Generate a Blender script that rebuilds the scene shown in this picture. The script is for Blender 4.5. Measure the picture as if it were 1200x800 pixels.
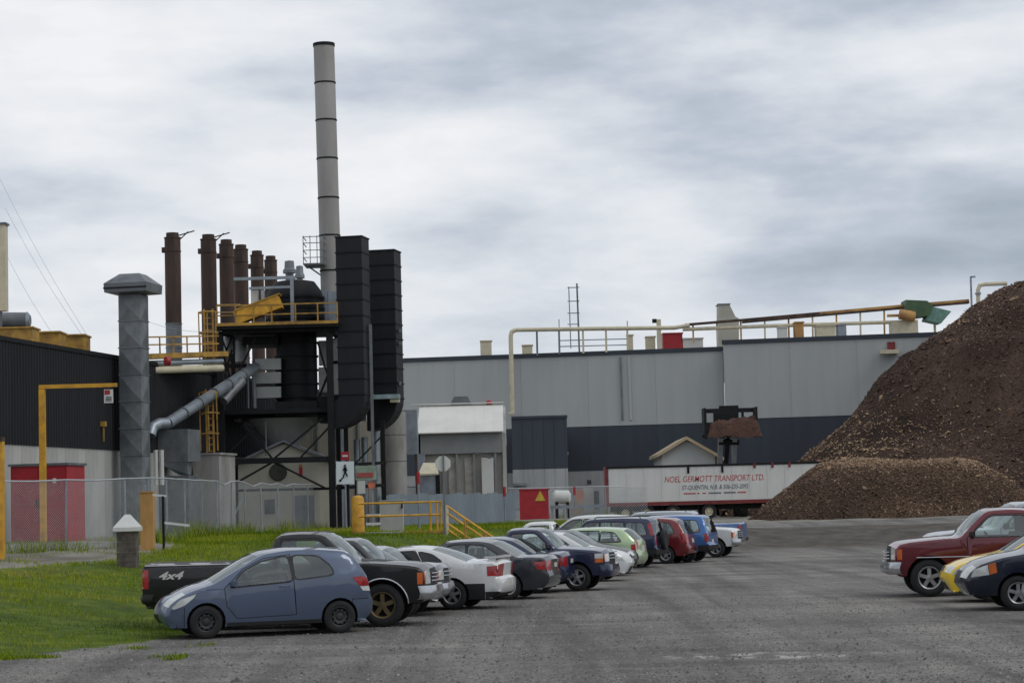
import bpy, bmesh, math, random
import numpy as np
from mathutils import Vector, Matrix, noise
from mathutils.geometry import delaunay_2d_cdt
random.seed(7); RNG = np.random.default_rng(7)
for o in list(bpy.data.objects): bpy.data.objects.remove(o)
scene = bpy.context.scene; COL = scene.collection
PI = math.pi; rad = math.radians

# ------------------------------------------------ camera
FPX = 2540.0; CAMH = 2.18; PITCH = math.atan(195/FPX); ROLL = rad(-1.5)
cam = bpy.data.objects.new('camera', bpy.data.cameras.new('camera')); COL.objects.link(cam)
cam.data.sensor_width = 36; cam.data.lens = FPX/1200*36; cam.data.clip_end = 5000; cam.data.clip_start = 0.1
CR = Matrix.Rotation(PI/2+PITCH, 3, 'X') @ Matrix.Rotation(ROLL, 3, 'Z')
cam.matrix_world = Matrix.Translation((0, 0, CAMH)) @ CR.to_4x4()
scene.camera = cam

# ------------------------------------------------ sky, sun, exposure
SUN_EL, SUN_AZ = rad(48), rad(115)          # azimuth clockwise from +Y (view direction)
w = bpy.data.worlds.new('World'); scene.world = w; w.use_nodes = True
nt = w.node_tree; nt.nodes.clear(); N = nt.nodes.new; L = nt.links.new
out = N('ShaderNodeOutputWorld')
sky = N('ShaderNodeTexSky'); sky.sky_type = 'NISHITA'; sky.sun_disc = False
sky.sun_elevation = SUN_EL; sky.sun_rotation = SUN_AZ
bg1 = N('ShaderNodeBackground'); bg1.inputs[1].default_value = 0.1; L(sky.outputs[0], bg1.inputs[0])
tc = N('ShaderNodeTexCoord'); sp = N('ShaderNodeSeparateXYZ'); L(tc.outputs['Generated'], sp.inputs[0])
def wm(op, a, b=None, clamp=False):
    n = N('ShaderNodeMath'); n.operation = op; n.use_clamp = clamp
    for i, v in enumerate((a, b)):
        if v is None: continue
        if isinstance(v, (int, float)): n.inputs[i].default_value = v
        else: L(v, n.inputs[i])
    return n.outputs[0]
zc = wm('ADD', wm('MAXIMUM', sp.outputs[2], 0.0), 0.2)
cb = N('ShaderNodeCombineXYZ')                  # flat cloud deck seen in perspective
L(wm('DIVIDE', sp.outputs[0], zc), cb.inputs[0]); L(wm('DIVIDE', sp.outputs[1], zc), cb.inputs[1])
def wnoise(scale, detail, rough, dist, off):
    m = N('ShaderNodeMapping'); m.inputs['Location'].default_value = off; m.inputs['Scale'].default_value = scale
    L(cb.outputs[0], m.inputs[0])
    n = N('ShaderNodeTexNoise'); n.inputs['Scale'].default_value = 1; n.inputs['Detail'].default_value = detail
    n.inputs['Roughness'].default_value = rough; n.inputs['Distortion'].default_value = dist
    L(m.outputs[0], n.inputs['Vector']); return n.outputs['Fac']
n1 = wnoise((0.60, 0.80, 1), 7, 0.5, 0.1, (4.3, 7.9, 0))
def dnoise(scale, off, detail, rough, dist):        # lumps inside the cloud layers
    m = N('ShaderNodeMapping'); m.inputs['Location'].default_value = off; m.inputs['Scale'].default_value = scale
    L(tc.outputs['Generated'], m.inputs[0])
    n = N('ShaderNodeTexNoise'); n.inputs['Scale'].default_value = 1; n.inputs['Detail'].default_value = detail
    n.inputs['Roughness'].default_value = rough; n.inputs['Distortion'].default_value = dist
    L(m.outputs[0], n.inputs['Vector']); return n.outputs['Fac']
n2 = dnoise((7.5, 7.5, 22), (2.7, 0.4, 1.3), 10, 0.55, 0.06)
n3 = dnoise((2.6, 2.6, 13), (0.7, 3.4, 5.9), 4, 0.5, 0.0)
mixn = wm('ADD', wm('ADD', wm('MULTIPLY', n1, 0.16), wm('MULTIPLY', n2, 0.46)), wm('MULTIPLY', n3, 0.38))
rp = N('ShaderNodeValToRGB'); L(mixn, rp.inputs[0])
el = rp.color_ramp.elements
el[0].position = 0.32; el[0].color = (0.34, 0.39, 0.47, 1)
el[1].position = 0.615; el[1].color = (0.96, 0.965, 0.98, 1)
for p, c in ((0.39, (0.45, 0.505, 0.59, 1)), (0.44, (0.545, 0.60, 0.69, 1)), (0.485, (0.68, 0.725, 0.79, 1)), (0.535, (0.82, 0.85, 0.895, 1))):
    e = el.new(p); e.color = c
bg2 = N('ShaderNodeBackground'); bg2.inputs[1].default_value = 0.96; L(rp.outputs[0], bg2.inputs[0])
mx = N('ShaderNodeMixShader'); mx.inputs[0].default_value = 0.94
L(bg1.outputs[0], mx.inputs[1]); L(bg2.outputs[0], mx.inputs[2]); L(mx.outputs[0], out.inputs[0])
sun = bpy.data.objects.new('sun', bpy.data.lights.new('sun', 'SUN')); COL.objects.link(sun)
sun.data.energy = 0.8; sun.data.angle = rad(22); sun.data.color = (1, 0.96, 0.9)
sd = Vector((math.sin(SUN_AZ)*math.cos(SUN_EL), math.cos(SUN_AZ)*math.cos(SUN_EL), math.sin(SUN_EL)))
sun.rotation_euler = (-sd).to_track_quat('-Z', 'Y').to_euler(); sun.location = (30, -20, 60)
vs = scene.view_settings; vs.view_transform = 'Standard'; vs.look = 'None'; vs.exposure = 0.0; vs.gamma = 1; vs.use_curve_mapping = False
scene.render.engine = 'CYCLES'; scene.cycles.max_bounces = 6; scene.cycles.transparent_max_bounces = 16

# ------------------------------------------------ pixel -> world
def ray(px, py): return CR @ Vector(((px-600)/FPX, -(py-400)/FPX, -1))
def P(px, py, d):
    r = ray(px, py); r = r*(d/r.y); return Vector((r.x, d, r.z+CAMH))
def G(px, py, z=0.0):
    r = ray(px, py); t = (z-CAMH)/r.z; return Vector((r.x*t, r.y*t, z))

# ------------------------------------------------ materials
def lin(c): return tuple(((v/255)/12.92 if v/255 <= .04045 else ((v/255+.055)/1.055)**2.4) for v in c)
MATS = {}
def mat(name, rgb, rough=.6, metal=0., var=.18, scale=2.5, bump=0., bscale=25., coat=0., streak=0., rgb2=None, spec=.5, bdist=.02, orand=0.):
    if name in MATS: return MATS[name]
    m = bpy.data.materials.new(name); m.use_nodes = True; t = m.node_tree; b = t.nodes['Principled BSDF']
    b.inputs['Roughness'].default_value = rough; b.inputs['Metallic'].default_value = metal
    b.inputs['Specular IOR Level'].default_value = spec
    b.inputs['Coat Weight'].default_value = coat; b.inputs['Coat Roughness'].default_value = .035
    c = lin(rgb); c2 = lin(rgb2) if rgb2 else tuple(v*(1-2.2*var) for v in c)
    tcn = t.nodes.new('ShaderNodeTexCoord'); n = t.nodes.new('ShaderNodeTexNoise')
    n.inputs['Scale'].default_value = scale; n.inputs['Detail'].default_value = 6; n.inputs['Roughness'].default_value = .6
    if streak:
        mp = t.nodes.new('ShaderNodeMapping'); mp.inputs['Scale'].default_value = (1, 1, streak)
        t.links.new(tcn.outputs['Object'], mp.inputs[0]); t.links.new(mp.outputs[0], n.inputs['Vector'])
    else: t.links.new(tcn.outputs['Object'], n.inputs['Vector'])
    r = t.nodes.new('ShaderNodeValToRGB'); r.color_ramp.elements[0].position = .3; r.color_ramp.elements[1].position = .62
    r.color_ramp.elements[0].color = (*c2, 1); r.color_ramp.elements[1].color = (*c, 1)
    t.links.new(n.outputs['Fac'], r.inputs[0]); cout = r.outputs[0]
    if orand:                       # neighbouring panels differ a little in tone
        oi = t.nodes.new('ShaderNodeObjectInfo'); mr = t.nodes.new('ShaderNodeMapRange'); mr.inputs[3].default_value = 1-orand; mr.inputs[4].default_value = 1+orand; t.links.new(oi.outputs['Random'], mr.inputs[0])
        vm = t.nodes.new('ShaderNodeVectorMath'); vm.operation = 'SCALE'; t.links.new(cout, vm.inputs[0]); t.links.new(mr.outputs[0], vm.inputs['Scale']); cout = vm.outputs[0]
    t.links.new(cout, b.inputs['Base Color'])
    if bump:
        n2 = t.nodes.new('ShaderNodeTexNoise'); n2.inputs['Scale'].default_value = bscale; n2.inputs['Detail'].default_value = 5
        t.links.new(tcn.outputs['Object'], n2.inputs['Vector'])
        bp = t.nodes.new('ShaderNodeBump'); bp.inputs['Strength'].default_value = bump; bp.inputs['Distance'].default_value = bdist
        t.links.new(n2.outputs['Fac'], bp.inputs['Height']); t.links.new(bp.outputs[0], b.inputs['Normal'])
    MATS[name] = m; return m
def paint(name, rgb, dirt=.06, coat=1.0, metal=0.):
    return mat('paint_'+name, rgb, rough=.42-.06*(metal > 0), metal=metal, var=dirt, scale=1.6, coat=coat, spec=.3, rgb2=tuple(v*(1-dirt)+dirt*88*.8 for v in rgb))
def glassmat():
    m = bpy.data.materials.new('car_glass'); m.use_nodes = True; t = m.node_tree; t.nodes.clear()
    o = t.nodes.new('ShaderNodeOutputMaterial'); mxs = t.nodes.new('ShaderNodeMixShader'); tr = t.nodes.new('ShaderNodeBsdfTransparent')
    gl = t.nodes.new('ShaderNodeBsdfGlossy'); fr = t.nodes.new('ShaderNodeFresnel'); fr.inputs[0].default_value = 2.1
    tr.inputs[0].default_value = (.80, .89, .87, 1); gl.inputs['Roughness'].default_value = .04; gl.inputs[0].default_value = (.95, 1, 1, 1)
    t.links.new(fr.outputs[0], mxs.inputs[0]); t.links.new(tr.outputs[0], mxs.inputs[1]); t.links.new(gl.outputs[0], mxs.inputs[2]); t.links.new(mxs.outputs[0], o.inputs[0])
    return m
M_GLASS = glassmat()
M_TINT = mat('tinted_glass', (22, 24, 28), rough=.06, var=.05, spec=.6)
M_BLACKPL = mat('black_plastic', (26, 26, 28), rough=.55)
M_TYRE = mat('tyre_rubber', (34, 34, 35), rough=.85, var=.2, scale=9)
M_CHROME = mat('chrome', (196, 198, 202), rough=.22, metal=.9, var=.05, scale=2)
M_ALLOY = mat('alloy', (165, 167, 170), rough=.35, metal=.7, var=.15, scale=6)
M_STEELRIM = mat('black_steel_rim', (44, 45, 47), rough=.5, var=.2)
M_LAMP = mat('clear_lamp', (205, 208, 205), rough=.12, var=.1, scale=9, coat=.6)
M_RED = mat('red_lamp', (165, 30, 32), rough=.18, var=.2, scale=9, coat=.6)
M_AMBER = mat('amber_lamp', (205, 100, 35), rough=.2, var=.15, scale=9, coat=.6)
M_PLATE = mat('plate_white', (190, 190, 180), rough=.5)
M_SEAT = mat('seat_cloth', (112, 110, 106), rough=.9)
M_UNDER = mat('underbody', (16, 16, 17), rough=.9)
M_WHITE = mat('white_metal', (206, 207, 203), rough=.5, var=.07, scale=1.2, streak=.3)
M_GALV = mat('galvanised', (150, 158, 166), rough=.42, metal=.55, var=.16, scale=1.6, bump=.05)
M_GALVD = mat('galvanised_dark', orand=.08, rgb=(122, 127, 131), rough=.5, metal=.35, var=.2, scale=1.4)
M_YEL = mat('safety_yellow', (214, 160, 38), rough=.5, var=.14, scale=3, rgb2=(165, 118, 38))
M_YELD = mat('weathered_yellow', (182, 142, 62), rough=.65, var=.2, scale=2, rgb2=(120, 90, 45))
M_BLKST = mat('black_steel', (25, 26, 28), rough=.7, spec=.3, var=.25, scale=2)
M_BLKCL = mat('black_cladding', orand=.14, rgb= (33, 35, 39), rough=.65, spec=.3, var=.14, scale=1.1, streak=.25)
M_CONC = mat('concrete', (158, 157, 153), rough=.9, var=.14, scale=.9, bump=.15, bscale=18, streak=.4, rgb2=(118, 117, 113))
M_CONCL = mat('pale_concrete', orand=.05, rgb= (176, 176, 172), rough=.9, var=.1, scale=.8, streak=.35, rgb2=(140, 141, 139))
M_RUST = mat('rusty_stack', (84, 64, 54), rough=.85, var=.3, scale=2.2, streak=.18, rgb2=(40, 36, 35))
M_REDP = mat('red_paint', (168, 34, 44), rough=.5, var=.14, scale=2)
M_CREAM = mat('cream_metal', (205, 196, 170), rough=.6, var=.1, scale=2)
M_DRED = mat('dark_red_paint', (120, 38, 40), rough=.55, var=.2, scale=2)

# ------------------------------------------------ mesh building
ORG = {}
class MB:
    def __init__(s): s.v = []; s.f = []
    def add(s, v, f):
        k = len(s.v); s.v += [tuple(p) for p in v]; s.f += [tuple(i+k for i in q) for q in f]; return s
    def box(s, x0, x1, y0, y1, z0, z1):
        return s.add([(x, y, z) for z in (z0, z1) for y in (y0, y1) for x in (x0, x1)],
                     [(0, 2, 3, 1), (4, 5, 7, 6), (0, 1, 5, 4), (2, 6, 7, 3), (0, 4, 6, 2), (1, 3, 7, 5)])
    def bar(s, a, b, w, h=None, up=(0, 0, 1)):
        a, b = Vector(a), Vector(b); h = h or w; d = (b-a).normalized(); u = Vector(up)
        if abs(d.dot(u)) > .95: u = Vector((0, 1, 0))
        r = d.cross(u).normalized(); u = r.cross(d)
        v = [p+r*(i*w/2)+u*(j*h/2) for p in (a, b) for i, j in ((-1, -1), (1, -1), (1, 1), (-1, 1))]
        return s.add(v, [(0, 1, 2, 3), (7, 6, 5, 4), (0, 4, 5, 1), (1, 5, 6, 2), (2, 6, 7, 3), (3, 7, 4, 0)])
    def tube(s, pts, r, n=8, caps=True):
        pts = [Vector(p) for p in pts]; rs = r if isinstance(r, (list, tuple)) else [r]*len(pts); ring = []; k = len(s.v); u0 = None
        for i, p in enumerate(pts):
            d = (pts[min(i+1, len(pts)-1)]-pts[max(i-1, 0)]).normalized()
            if u0 is None: u0 = Vector((0, 0, 1)) if abs(d.z) < .9 else Vector((1, 0, 0))
            q = d.cross(u0).normalized(); u0 = q.cross(d).normalized()
            for j in range(n):
                a = 2*PI*j/n; s.v.append(tuple(p+(q*math.cos(a)+u0*math.sin(a))*rs[i]))
        for i in range(len(pts)-1):
            for j in range(n):
                a = k+i*n+j; b = k+i*n+(j+1) % n; s.f.append((a, b, b+n, a+n))
        if caps:
            s.f.append(tuple(k+j for j in range(n))[::-1]); e = k+(len(pts)-1)*n; s.f.append(tuple(e+j for j in range(n)))
        return s
    def prism(s, poly, axis, a, b):
        def mk(p, t):
            return (t, p[0], p[1]) if axis == 'x' else ((p[0], t, p[1]) if axis == 'y' else (p[0], p[1], t))
        n = len(poly); v = [mk(p, a) for p in poly]+[mk(p, b) for p in poly]
        return s.add(v, [tuple(range(n)), tuple(range(2*n-1, n-1, -1))]+[(i, i+n, (i+1) % n+n, (i+1) % n) for i in range(n)])
    def lathe(s, prof, axis='z', n=20, c=(0, 0, 0)):
        k = len(s.v); c = Vector(c)
        for (r, t) in prof:
            for j in range(n):
                a = 2*PI*j/n; x, y = r*math.cos(a), r*math.sin(a)
                s.v.append(tuple(c+(Vector((x, y, t)) if axis == 'z' else Vector((x, t, y)))))
        for i in range(len(prof)-1):
            for j in range(n):
                a = k+i*n+j; b = k+i*n+(j+1) % n; s.f.append((a, b, b+n, a+n))
        return s
    def pbox(s, x0, x1, y0, y1, d, depth):          # pixel rectangle at distance d, with real depth behind it
        xc, yc = (x0+x1)/2, (y0+y1)/2
        return s.box(P(x0, yc, d).x, P(x1, yc, d).x, d, d+depth, P(xc, y1, d).z, P(xc, y0, d).z)
    def build(s, name, m, parent=None, smooth=None, world=True, flip=True):
        me = bpy.data.meshes.new(name); o0 = Vector(ORG.get(parent.name, (0, 0, 0))) if (parent and world) else Vector((0, 0, 0))
        me.from_pydata([tuple(Vector(p)-o0) for p in s.v], [], s.f); me.materials.append(m)
        if flip:
            bm = bmesh.new(); bm.from_mesh(me); bmesh.ops.recalc_face_normals(bm, faces=bm.faces); bm.to_mesh(me); bm.free()
        if smooth:
            me.polygons.foreach_set('use_smooth', [True]*len(me.polygons)); me.set_sharp_from_angle(angle=rad(smooth))
        o = bpy.data.objects.new(name, me); COL.objects.link(o)
        if parent: o.parent = parent; ORG[o.name] = tuple(o0)
        return o
def part(name, m, parent, fn, smooth=None):
    b = MB(); fn(b); return b.build(name, m, parent, smooth)
def tag(o, label, cat, group=None):
    o['label'] = label; o['category'] = cat
    if group: o['group'] = group
    return o
def empty(name, loc, label=None, cat=None, group=None):
    o = bpy.data.objects.new(name, None); COL.objects.link(o); o.location = loc; o.empty_display_size = .3
    ORG[o.name] = tuple(loc)
    if label: tag(o, label, cat, group)
    return o
def copy_tree(o, parent=None):
    c = o.copy(); COL.objects.link(c); c.parent = parent
    for ch in o.children: copy_tree(ch, c)
    return c
def textmesh(s, size, name, m, parent, loc, align='CENTER', shear=0., bold=0., ext=.004, sx=1.):
    cu = bpy.data.curves.new(name, 'FONT'); cu.body = s; cu.size = size; cu.align_x = align; cu.extrude = ext; cu.shear = shear; cu.offset = bold
    t = bpy.data.objects.new(name, cu); COL.objects.link(t)
    bpy.context.view_layer.update()
    me = bpy.data.meshes.new_from_object(t.evaluated_get(bpy.context.evaluated_depsgraph_get()))
    bpy.data.objects.remove(t)
    o0 = Vector(ORG.get(parent.name, (0, 0, 0)))
    me.transform(Matrix.Translation(Vector(loc)-o0) @ Matrix.Rotation(PI/2, 4, 'X') @ Matrix.Diagonal((sx, 1, 1, 1)))
    me.materials.clear(); me.materials.append(m)
    o = bpy.data.objects.new(name, me); COL.objects.link(o); o.parent = parent; ORG[o.name] = tuple(o0); return o
# ------------------------------------------------ terrain
LOT = [(-60, 24), (-20, 30.5), (-8.4, 35.2), (-6.5, 38.6), (-4.2, 50), (-.6, 66), (3.2, 82), (8.2, 95.5), (12, 98), (60, 96.5), (140, 95), (140, -60), (-60, -60)]
def ss(a, b, x):
    t = np.clip((np.asarray(x, float)-a)/(b-a), 0, 1); return t*t*(3-2*t)
def lotdist(X, Y):
    X = np.asarray(X, float); Y = np.asarray(Y, float); D = np.full(X.shape, 1e9); ins = np.zeros(X.shape, bool); n = len(LOT)
    for i in range(n):
        (x0, y0), (x1, y1) = LOT[i], LOT[(i+1) % n]; dx, dy = x1-x0, y1-y0
        t = np.clip(((X-x0)*dx+(Y-y0)*dy)/(dx*dx+dy*dy), 0, 1); D = np.minimum(D, np.hypot(X-x0-t*dx, Y-y0-t*dy))
        c = ((y0 > Y) != (y1 > Y)) & (X < (x1-x0)*(Y-y0)/((y1-y0) if y1 != y0 else 1e-9)+x0); ins ^= c
    return np.where(ins, -D, D)
def terrain(X, Y):
    D = lotdist(X, Y); b = ss(50, 74, Y); r = ss(6, 13, X)
    W = (10+(5.2-10)*b)*(1-r)+10*r; z1 = (.9+.45*b)*(1-r)+.88*r; z2 = 1.42*(1-r)+1.08*r
    t = np.clip(D/W, 0, 1); z = z1*(t*t*(3-2*t))+(z2-z1)*ss(0, 1, (D-W)/12)
    return np.where(D > 0, z, 0.0), D, W
def tz(x, y): return float(terrain(np.array([x]), np.array([y]))[0][0])
def axis(lo, hi, step, far):
    a = list(np.arange(lo, hi, step)); s = step; x = a[-1]
    while x < far: s *= 1.35; x += s; a.append(x)
    s = step; x = lo
    while x > -far: s *= 1.35; x -= s; a.insert(0, x)
    return np.array(a)
gx, gy = axis(-24, 40, .5, 2600), axis(18, 125, .5, 2600)
GX, GY = np.meshgrid(gx, gy); GZ, GD, GW = terrain(GX, GY)
jit = np.array([[noise.noise((x*.35, y*.35, 3)) for x in gx] for y in gy])
jit2 = np.array([[noise.noise((x*1.3, y*1.3, 8)) for x in gx] for y in gy])
GZ = GZ+np.where(GD > 0, np.clip(GD/3, 0, 1)*(.06*jit+.025*jit2), .012*jit+.006*jit2-.006)
def groundmat():
    m = bpy.data.materials.new('ground'); m.use_nodes = True; t = m.node_tree; b = t.nodes['Principled BSDF']; n_ = t.nodes.new; l = t.links.new
    b.inputs['Roughness'].default_value = .92; b.inputs['Specular IOR Level'].default_value = .25
    geo = n_('ShaderNodeNewGeometry')
    def nz(scale, detail=6, rough=.6, sc=(1, 1, 1), rz=0, dist=0):
        mp = n_('ShaderNodeMapping'); mp.inputs['Scale'].default_value = sc; mp.inputs['Rotation'].default_value = (0, 0, rz); l(geo.outputs['Position'], mp.inputs[0])
        n = n_('ShaderNodeTexNoise'); n.inputs['Scale'].default_value = scale; n.inputs['Detail'].default_value = detail; n.inputs['Roughness'].default_value = rough; n.inputs['Distortion'].default_value = dist
        l(mp.outputs[0], n.inputs['Vector']); return n.outputs['Fac']
    def ramp(f, stops):
        r = n_('ShaderNodeValToRGB'); l(f, r.inputs[0]); e = r.color_ramp.elements
        e[0].position, e[0].color = stops[0][0], (*lin(stops[0][1]), 1); e[1].position, e[1].color = stops[-1][0], (*lin(stops[-1][1]), 1)
        for p, c in stops[1:-1]: q = e.new(p); q.color = (*lin(c), 1)
        return r.outputs[0]
    def mixc(f, a, c, bl='MIX'):
        n = n_('ShaderNodeMix'); n.data_type = 'RGBA'; n.blend_type = bl
        if isinstance(f, float): n.inputs[0].default_value = f
        else: l(f, n.inputs[0])
        l(a, n.inputs[6]); l(c, n.inputs[7]); return n.outputs[2]
    def math_(op, a, c, clamp=False):
        n = n_('ShaderNodeMath'); n.operation = op; n.use_clamp = clamp
        for i, v in enumerate((a, c)):
            if isinstance(v, (int, float)): n.inputs[i].default_value = v
            else: l(v, n.inputs[i])
        return n.outputs[0]
    vo = n_('ShaderNodeTexVoronoi'); vo.inputs['Scale'].default_value = 26; l(geo.outputs['Position'], vo.inputs['Vector'])
    stone = ramp(vo.outputs['Color'], [(.05, (60, 60, 62)), (.5, (100, 100, 100)), (.95, (156, 154, 151))])
    broad = ramp(nz(.22, 6, .62, (.55, 1.5, 1), rad(-6), .9), [(.32, (58, 59, 61)), (.5, (98, 98, 98)), (.66, (146, 145, 142))])
    fine = ramp(nz(7, 6, .75), [(.3, (64, 64, 65)), (.7, (140, 139, 137))])
    grav = mixc(.45, mixc(.45, broad, fine), stone)
    track = ramp(nz(.75, 5, .62, (1.0, .06, 1), rad(-17), .5), [(.34, (165, 165, 168)), (.6, (255, 255, 255))])
    grav = mixc(.8, grav, track, 'MULTIPLY')
    # damp pale silt left by puddles
    sep = n_('ShaderNodeSeparateXYZ'); l(geo.outputs['Position'], sep.inputs[0])
    ex = math_('DIVIDE', math_('SUBTRACT', sep.outputs[0], 3.55), 1.7); ey = math_('DIVIDE', math_('SUBTRACT', sep.outputs[1], 31.2), .9)
    rr = math_('ADD', math_('MULTIPLY', ex, ex), math_('MULTIPLY', ey, ey))
    silt = math_('MULTIPLY', math_('SUBTRACT', 1.0, rr, True), math_('MULTIPLY', math_('SUBTRACT', nz(2.2, 5, .7, (1, .5, 1)), .48), 6.0, True), True)
    pale = n_('ShaderNodeRGB'); pale.outputs[0].default_value = (*lin((192, 192, 190)), 1)
    grav = mixc(silt, grav, pale.outputs[0])
    warm = n_('ShaderNodeRGB'); warm.outputs[0].default_value = (1.34, 1.27, 1.19, 1); grav = mixc(1.0, grav, warm.outputs[0], 'MULTIPLY')
    strk = math_('MULTIPLY', math_('SUBTRACT', nz(1.0, 6, .68, (.22, 1.5, 1), rad(5), .4), .52), 5.0, True); lobe = math_('MULTIPLY', math_('SUBTRACT', nz(.10, 3, .5), .46), 6.0, True)
    dust = n_('ShaderNodeRGB'); dust.outputs[0].default_value = (*lin((158, 155, 150)), 1)
    grav = mixc(math_('MULTIPLY', math_('MULTIPLY', strk, lobe), .55), grav, dust.outputs[0])
    damp = math_('MULTIPLY', math_('SUBTRACT', nz(.35, 5, .6, (.5, 1.3, 1), rad(-20), .8), .55), 5.0, True)
    dk = n_('ShaderNodeRGB'); dk.outputs[0].default_value = (*lin((62, 61, 61)), 1); grav = mixc(math_('MULTIPLY', damp, .55), grav, dk.outputs[0])
    soil = ramp(nz(1.5), [(.3, (54, 68, 12)), (.55, (78, 96, 20)), (.75, (112, 112, 52))])
    yard = ramp(nz(.5), [(.3, (98, 94, 84)), (.7, (150, 147, 139))])
    def att(nm):
        a = n_('ShaderNodeAttribute'); a.attribute_name = nm; return a.outputs['Fac']
    edge = nz(1.4, 5, .65)
    gm = math_('MULTIPLY', math_('SUBTRACT', math_('ADD', att('m_grass'), math_('MULTIPLY', math_('SUBTRACT', edge, .5), 1.1)), .42), 7.0, True)
    ym = math_('MULTIPLY', math_('SUBTRACT', math_('ADD', att('m_yard'), math_('MULTIPLY', math_('SUBTRACT', edge, .5), .8)), .42), 7.0, True)
    dm = att('m_dirt')
    dirt = ramp(nz(1.1), [(.3, (66, 62, 57)), (.7, (98, 93, 86))])
    l(mixc(dm, mixc(ym, mixc(gm, grav, soil), yard), dirt), b.inputs['Base Color'])
    bp = n_('ShaderNodeBump'); bp.inputs['Strength'].default_value = .55; bp.inputs['Distance'].default_value = .02
    l(math_('ADD', vo.outputs['Distance'], nz(9, 6, .7)), bp.inputs['Height']); l(bp.outputs[0], b.inputs['Normal'])
    return m
M_GROUND = groundmat()
def softmask():
    far_right = ss(5.5, 9.5, GX)*(GD > 0)
    grass = np.clip(.5+GD*.8, 0, 1)*(1-far_right)*(GD > -2)
    pull = GW*1.02+9.5*ss(58, 80, GY)
    yard = np.clip(.5+(GD-pull)*.6, 0, 1)*(GD > 0)
    dirt = far_right*np.clip(GD/2, 0, 1)*np.clip((GW-GD)/1.2, 0, 1)
    return grass, yard, dirt
MG, MY, MD = softmask()
nx, ny = len(gx), len(gy)
idx = np.arange(nx*ny).reshape(ny, nx)
quads = np.stack([idx[:-1, :-1], idx[:-1, 1:], idx[1:, 1:], idx[1:, :-1]], -1).reshape(-1, 4)
fc = GD.ravel()[quads].mean(1); fy = MY.ravel()[quads].mean(1); fr = (GX.ravel()[quads].mean(1) > 7.5)
def sheet(name, sel):
    q = quads[sel]; u, inv = np.unique(q, return_inverse=True); me = bpy.data.meshes.new(name)
    V = np.stack([GX.ravel()[u], GY.ravel()[u], GZ.ravel()[u]], -1)
    me.from_pydata(V.tolist(), [], inv.reshape(-1, 4).tolist()); me.materials.append(M_GROUND)
    for nm, A in (('m_grass', MG), ('m_yard', MY), ('m_dirt', MD)):
        a = me.attributes.new(nm, 'FLOAT', 'POINT'); a.data.foreach_set('value', A.ravel()[u].astype(np.float32))
    me.polygons.foreach_set('use_smooth', [True]*len(me.polygons))
    o = bpy.data.objects.new(name, me); COL.objects.link(o); o['kind'] = 'structure'; return o
sheet('gravel_lot', fc <= 0)
sheet('grass_bank', (fc > 0) & (fy < .5) & ~fr)
sheet('dirt_bank', (fc > 0) & (fy < .5) & fr)
sheet('factory_yard', (fc > 0) & (fy >= .5))

# ------------------------------------------------ fast scatter meshes
def gz_arr(X, Y): return terrain(X, Y)[0]
def scatter_mesh(name, V, F, cols, m, parent=None):
    me = bpy.data.meshes.new(name); me.vertices.add(len(V)); me.vertices.foreach_set('co', V.astype(np.float32).ravel())
    k = F.shape[1]; me.loops.add(F.size); me.loops.foreach_set('vertex_index', F.astype(np.int32).ravel())
    me.polygons.add(len(F)); me.polygons.foreach_set('loop_start', np.arange(0, F.size, k, dtype=np.int32))
    me.update(calc_edges=True); me.validate()
    a = me.attributes.new('tone', 'FLOAT', 'POINT'); a.data.foreach_set('value', cols.astype(np.float32))
    me.materials.append(m); o = bpy.data.objects.new(name, me); COL.objects.link(o)
    if parent: o.parent = parent
    o['kind'] = 'stuff'; return o
def tonemat(name, stops, rough=.8, trans=0.):
    m = bpy.data.materials.new(name); m.use_nodes = True; t = m.node_tree; b = t.nodes['Principled BSDF']; b.inputs['Roughness'].default_value = rough
    b.inputs['Specular IOR Level'].default_value = .2
    a = t.nodes.new('ShaderNodeAttribute'); a.attribute_name = 'tone'; r = t.nodes.new('ShaderNodeValToRGB'); t.links.new(a.outputs['Fac'], r.inputs[0]); e = r.color_ramp.elements
    e[0].position, e[0].color = stops[0][0], (*lin(stops[0][1]), 1); e[1].position, e[1].color = stops[-1][0], (*lin(stops[-1][1]), 1)
    for p, c in stops[1:-1]: q = e.new(p); q.color = (*lin(c), 1)
    t.links.new(r.outputs[0], b.inputs['Base Color']); return m
M_GRASS = tonemat('grass_blades', [(0, (60, 84, 8)), (.35, (96, 120, 12)), (.7, (140, 152, 28)), (.9, (160, 156, 64)), (1, (152, 138, 92))])
def blades(name, X, Y, h, wd, tone, label, cat):
    n = len(X); Z = gz_arr(X, Y)-.02; a = RNG.uniform(0, 2*PI, n); ln = RNG.uniform(.1, .6, n)*h; la = RNG.uniform(0, 2*PI, n)
    V = np.zeros((n, 3, 3)); V[:, 0] = np.stack([X-np.cos(a)*wd, Y-np.sin(a)*wd, Z], -1); V[:, 1] = np.stack([X+np.cos(a)*wd, Y+np.sin(a)*wd, Z], -1)
    V[:, 2] = np.stack([X+np.cos(la)*ln, Y+np.sin(la)*ln, Z+h], -1)
    o = scatter_mesh(name, V.reshape(-1, 3), np.arange(3*n).reshape(-1, 3), np.repeat(tone, 3), M_GRASS); tag(o, label, cat); return o
def pick(n, x0, x1, y0, y1, f):
    X = RNG.uniform(x0, x1, n); Y = RNG.uniform(y0, y1, n); _, D, W = terrain(X, Y); k = f(X, Y, D, W); return X[k], Y[k]
def clump(X, Y, s): return np.array([noise.noise((x*s, y*s, 1.5)) for x, y in zip(X, Y)])
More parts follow.
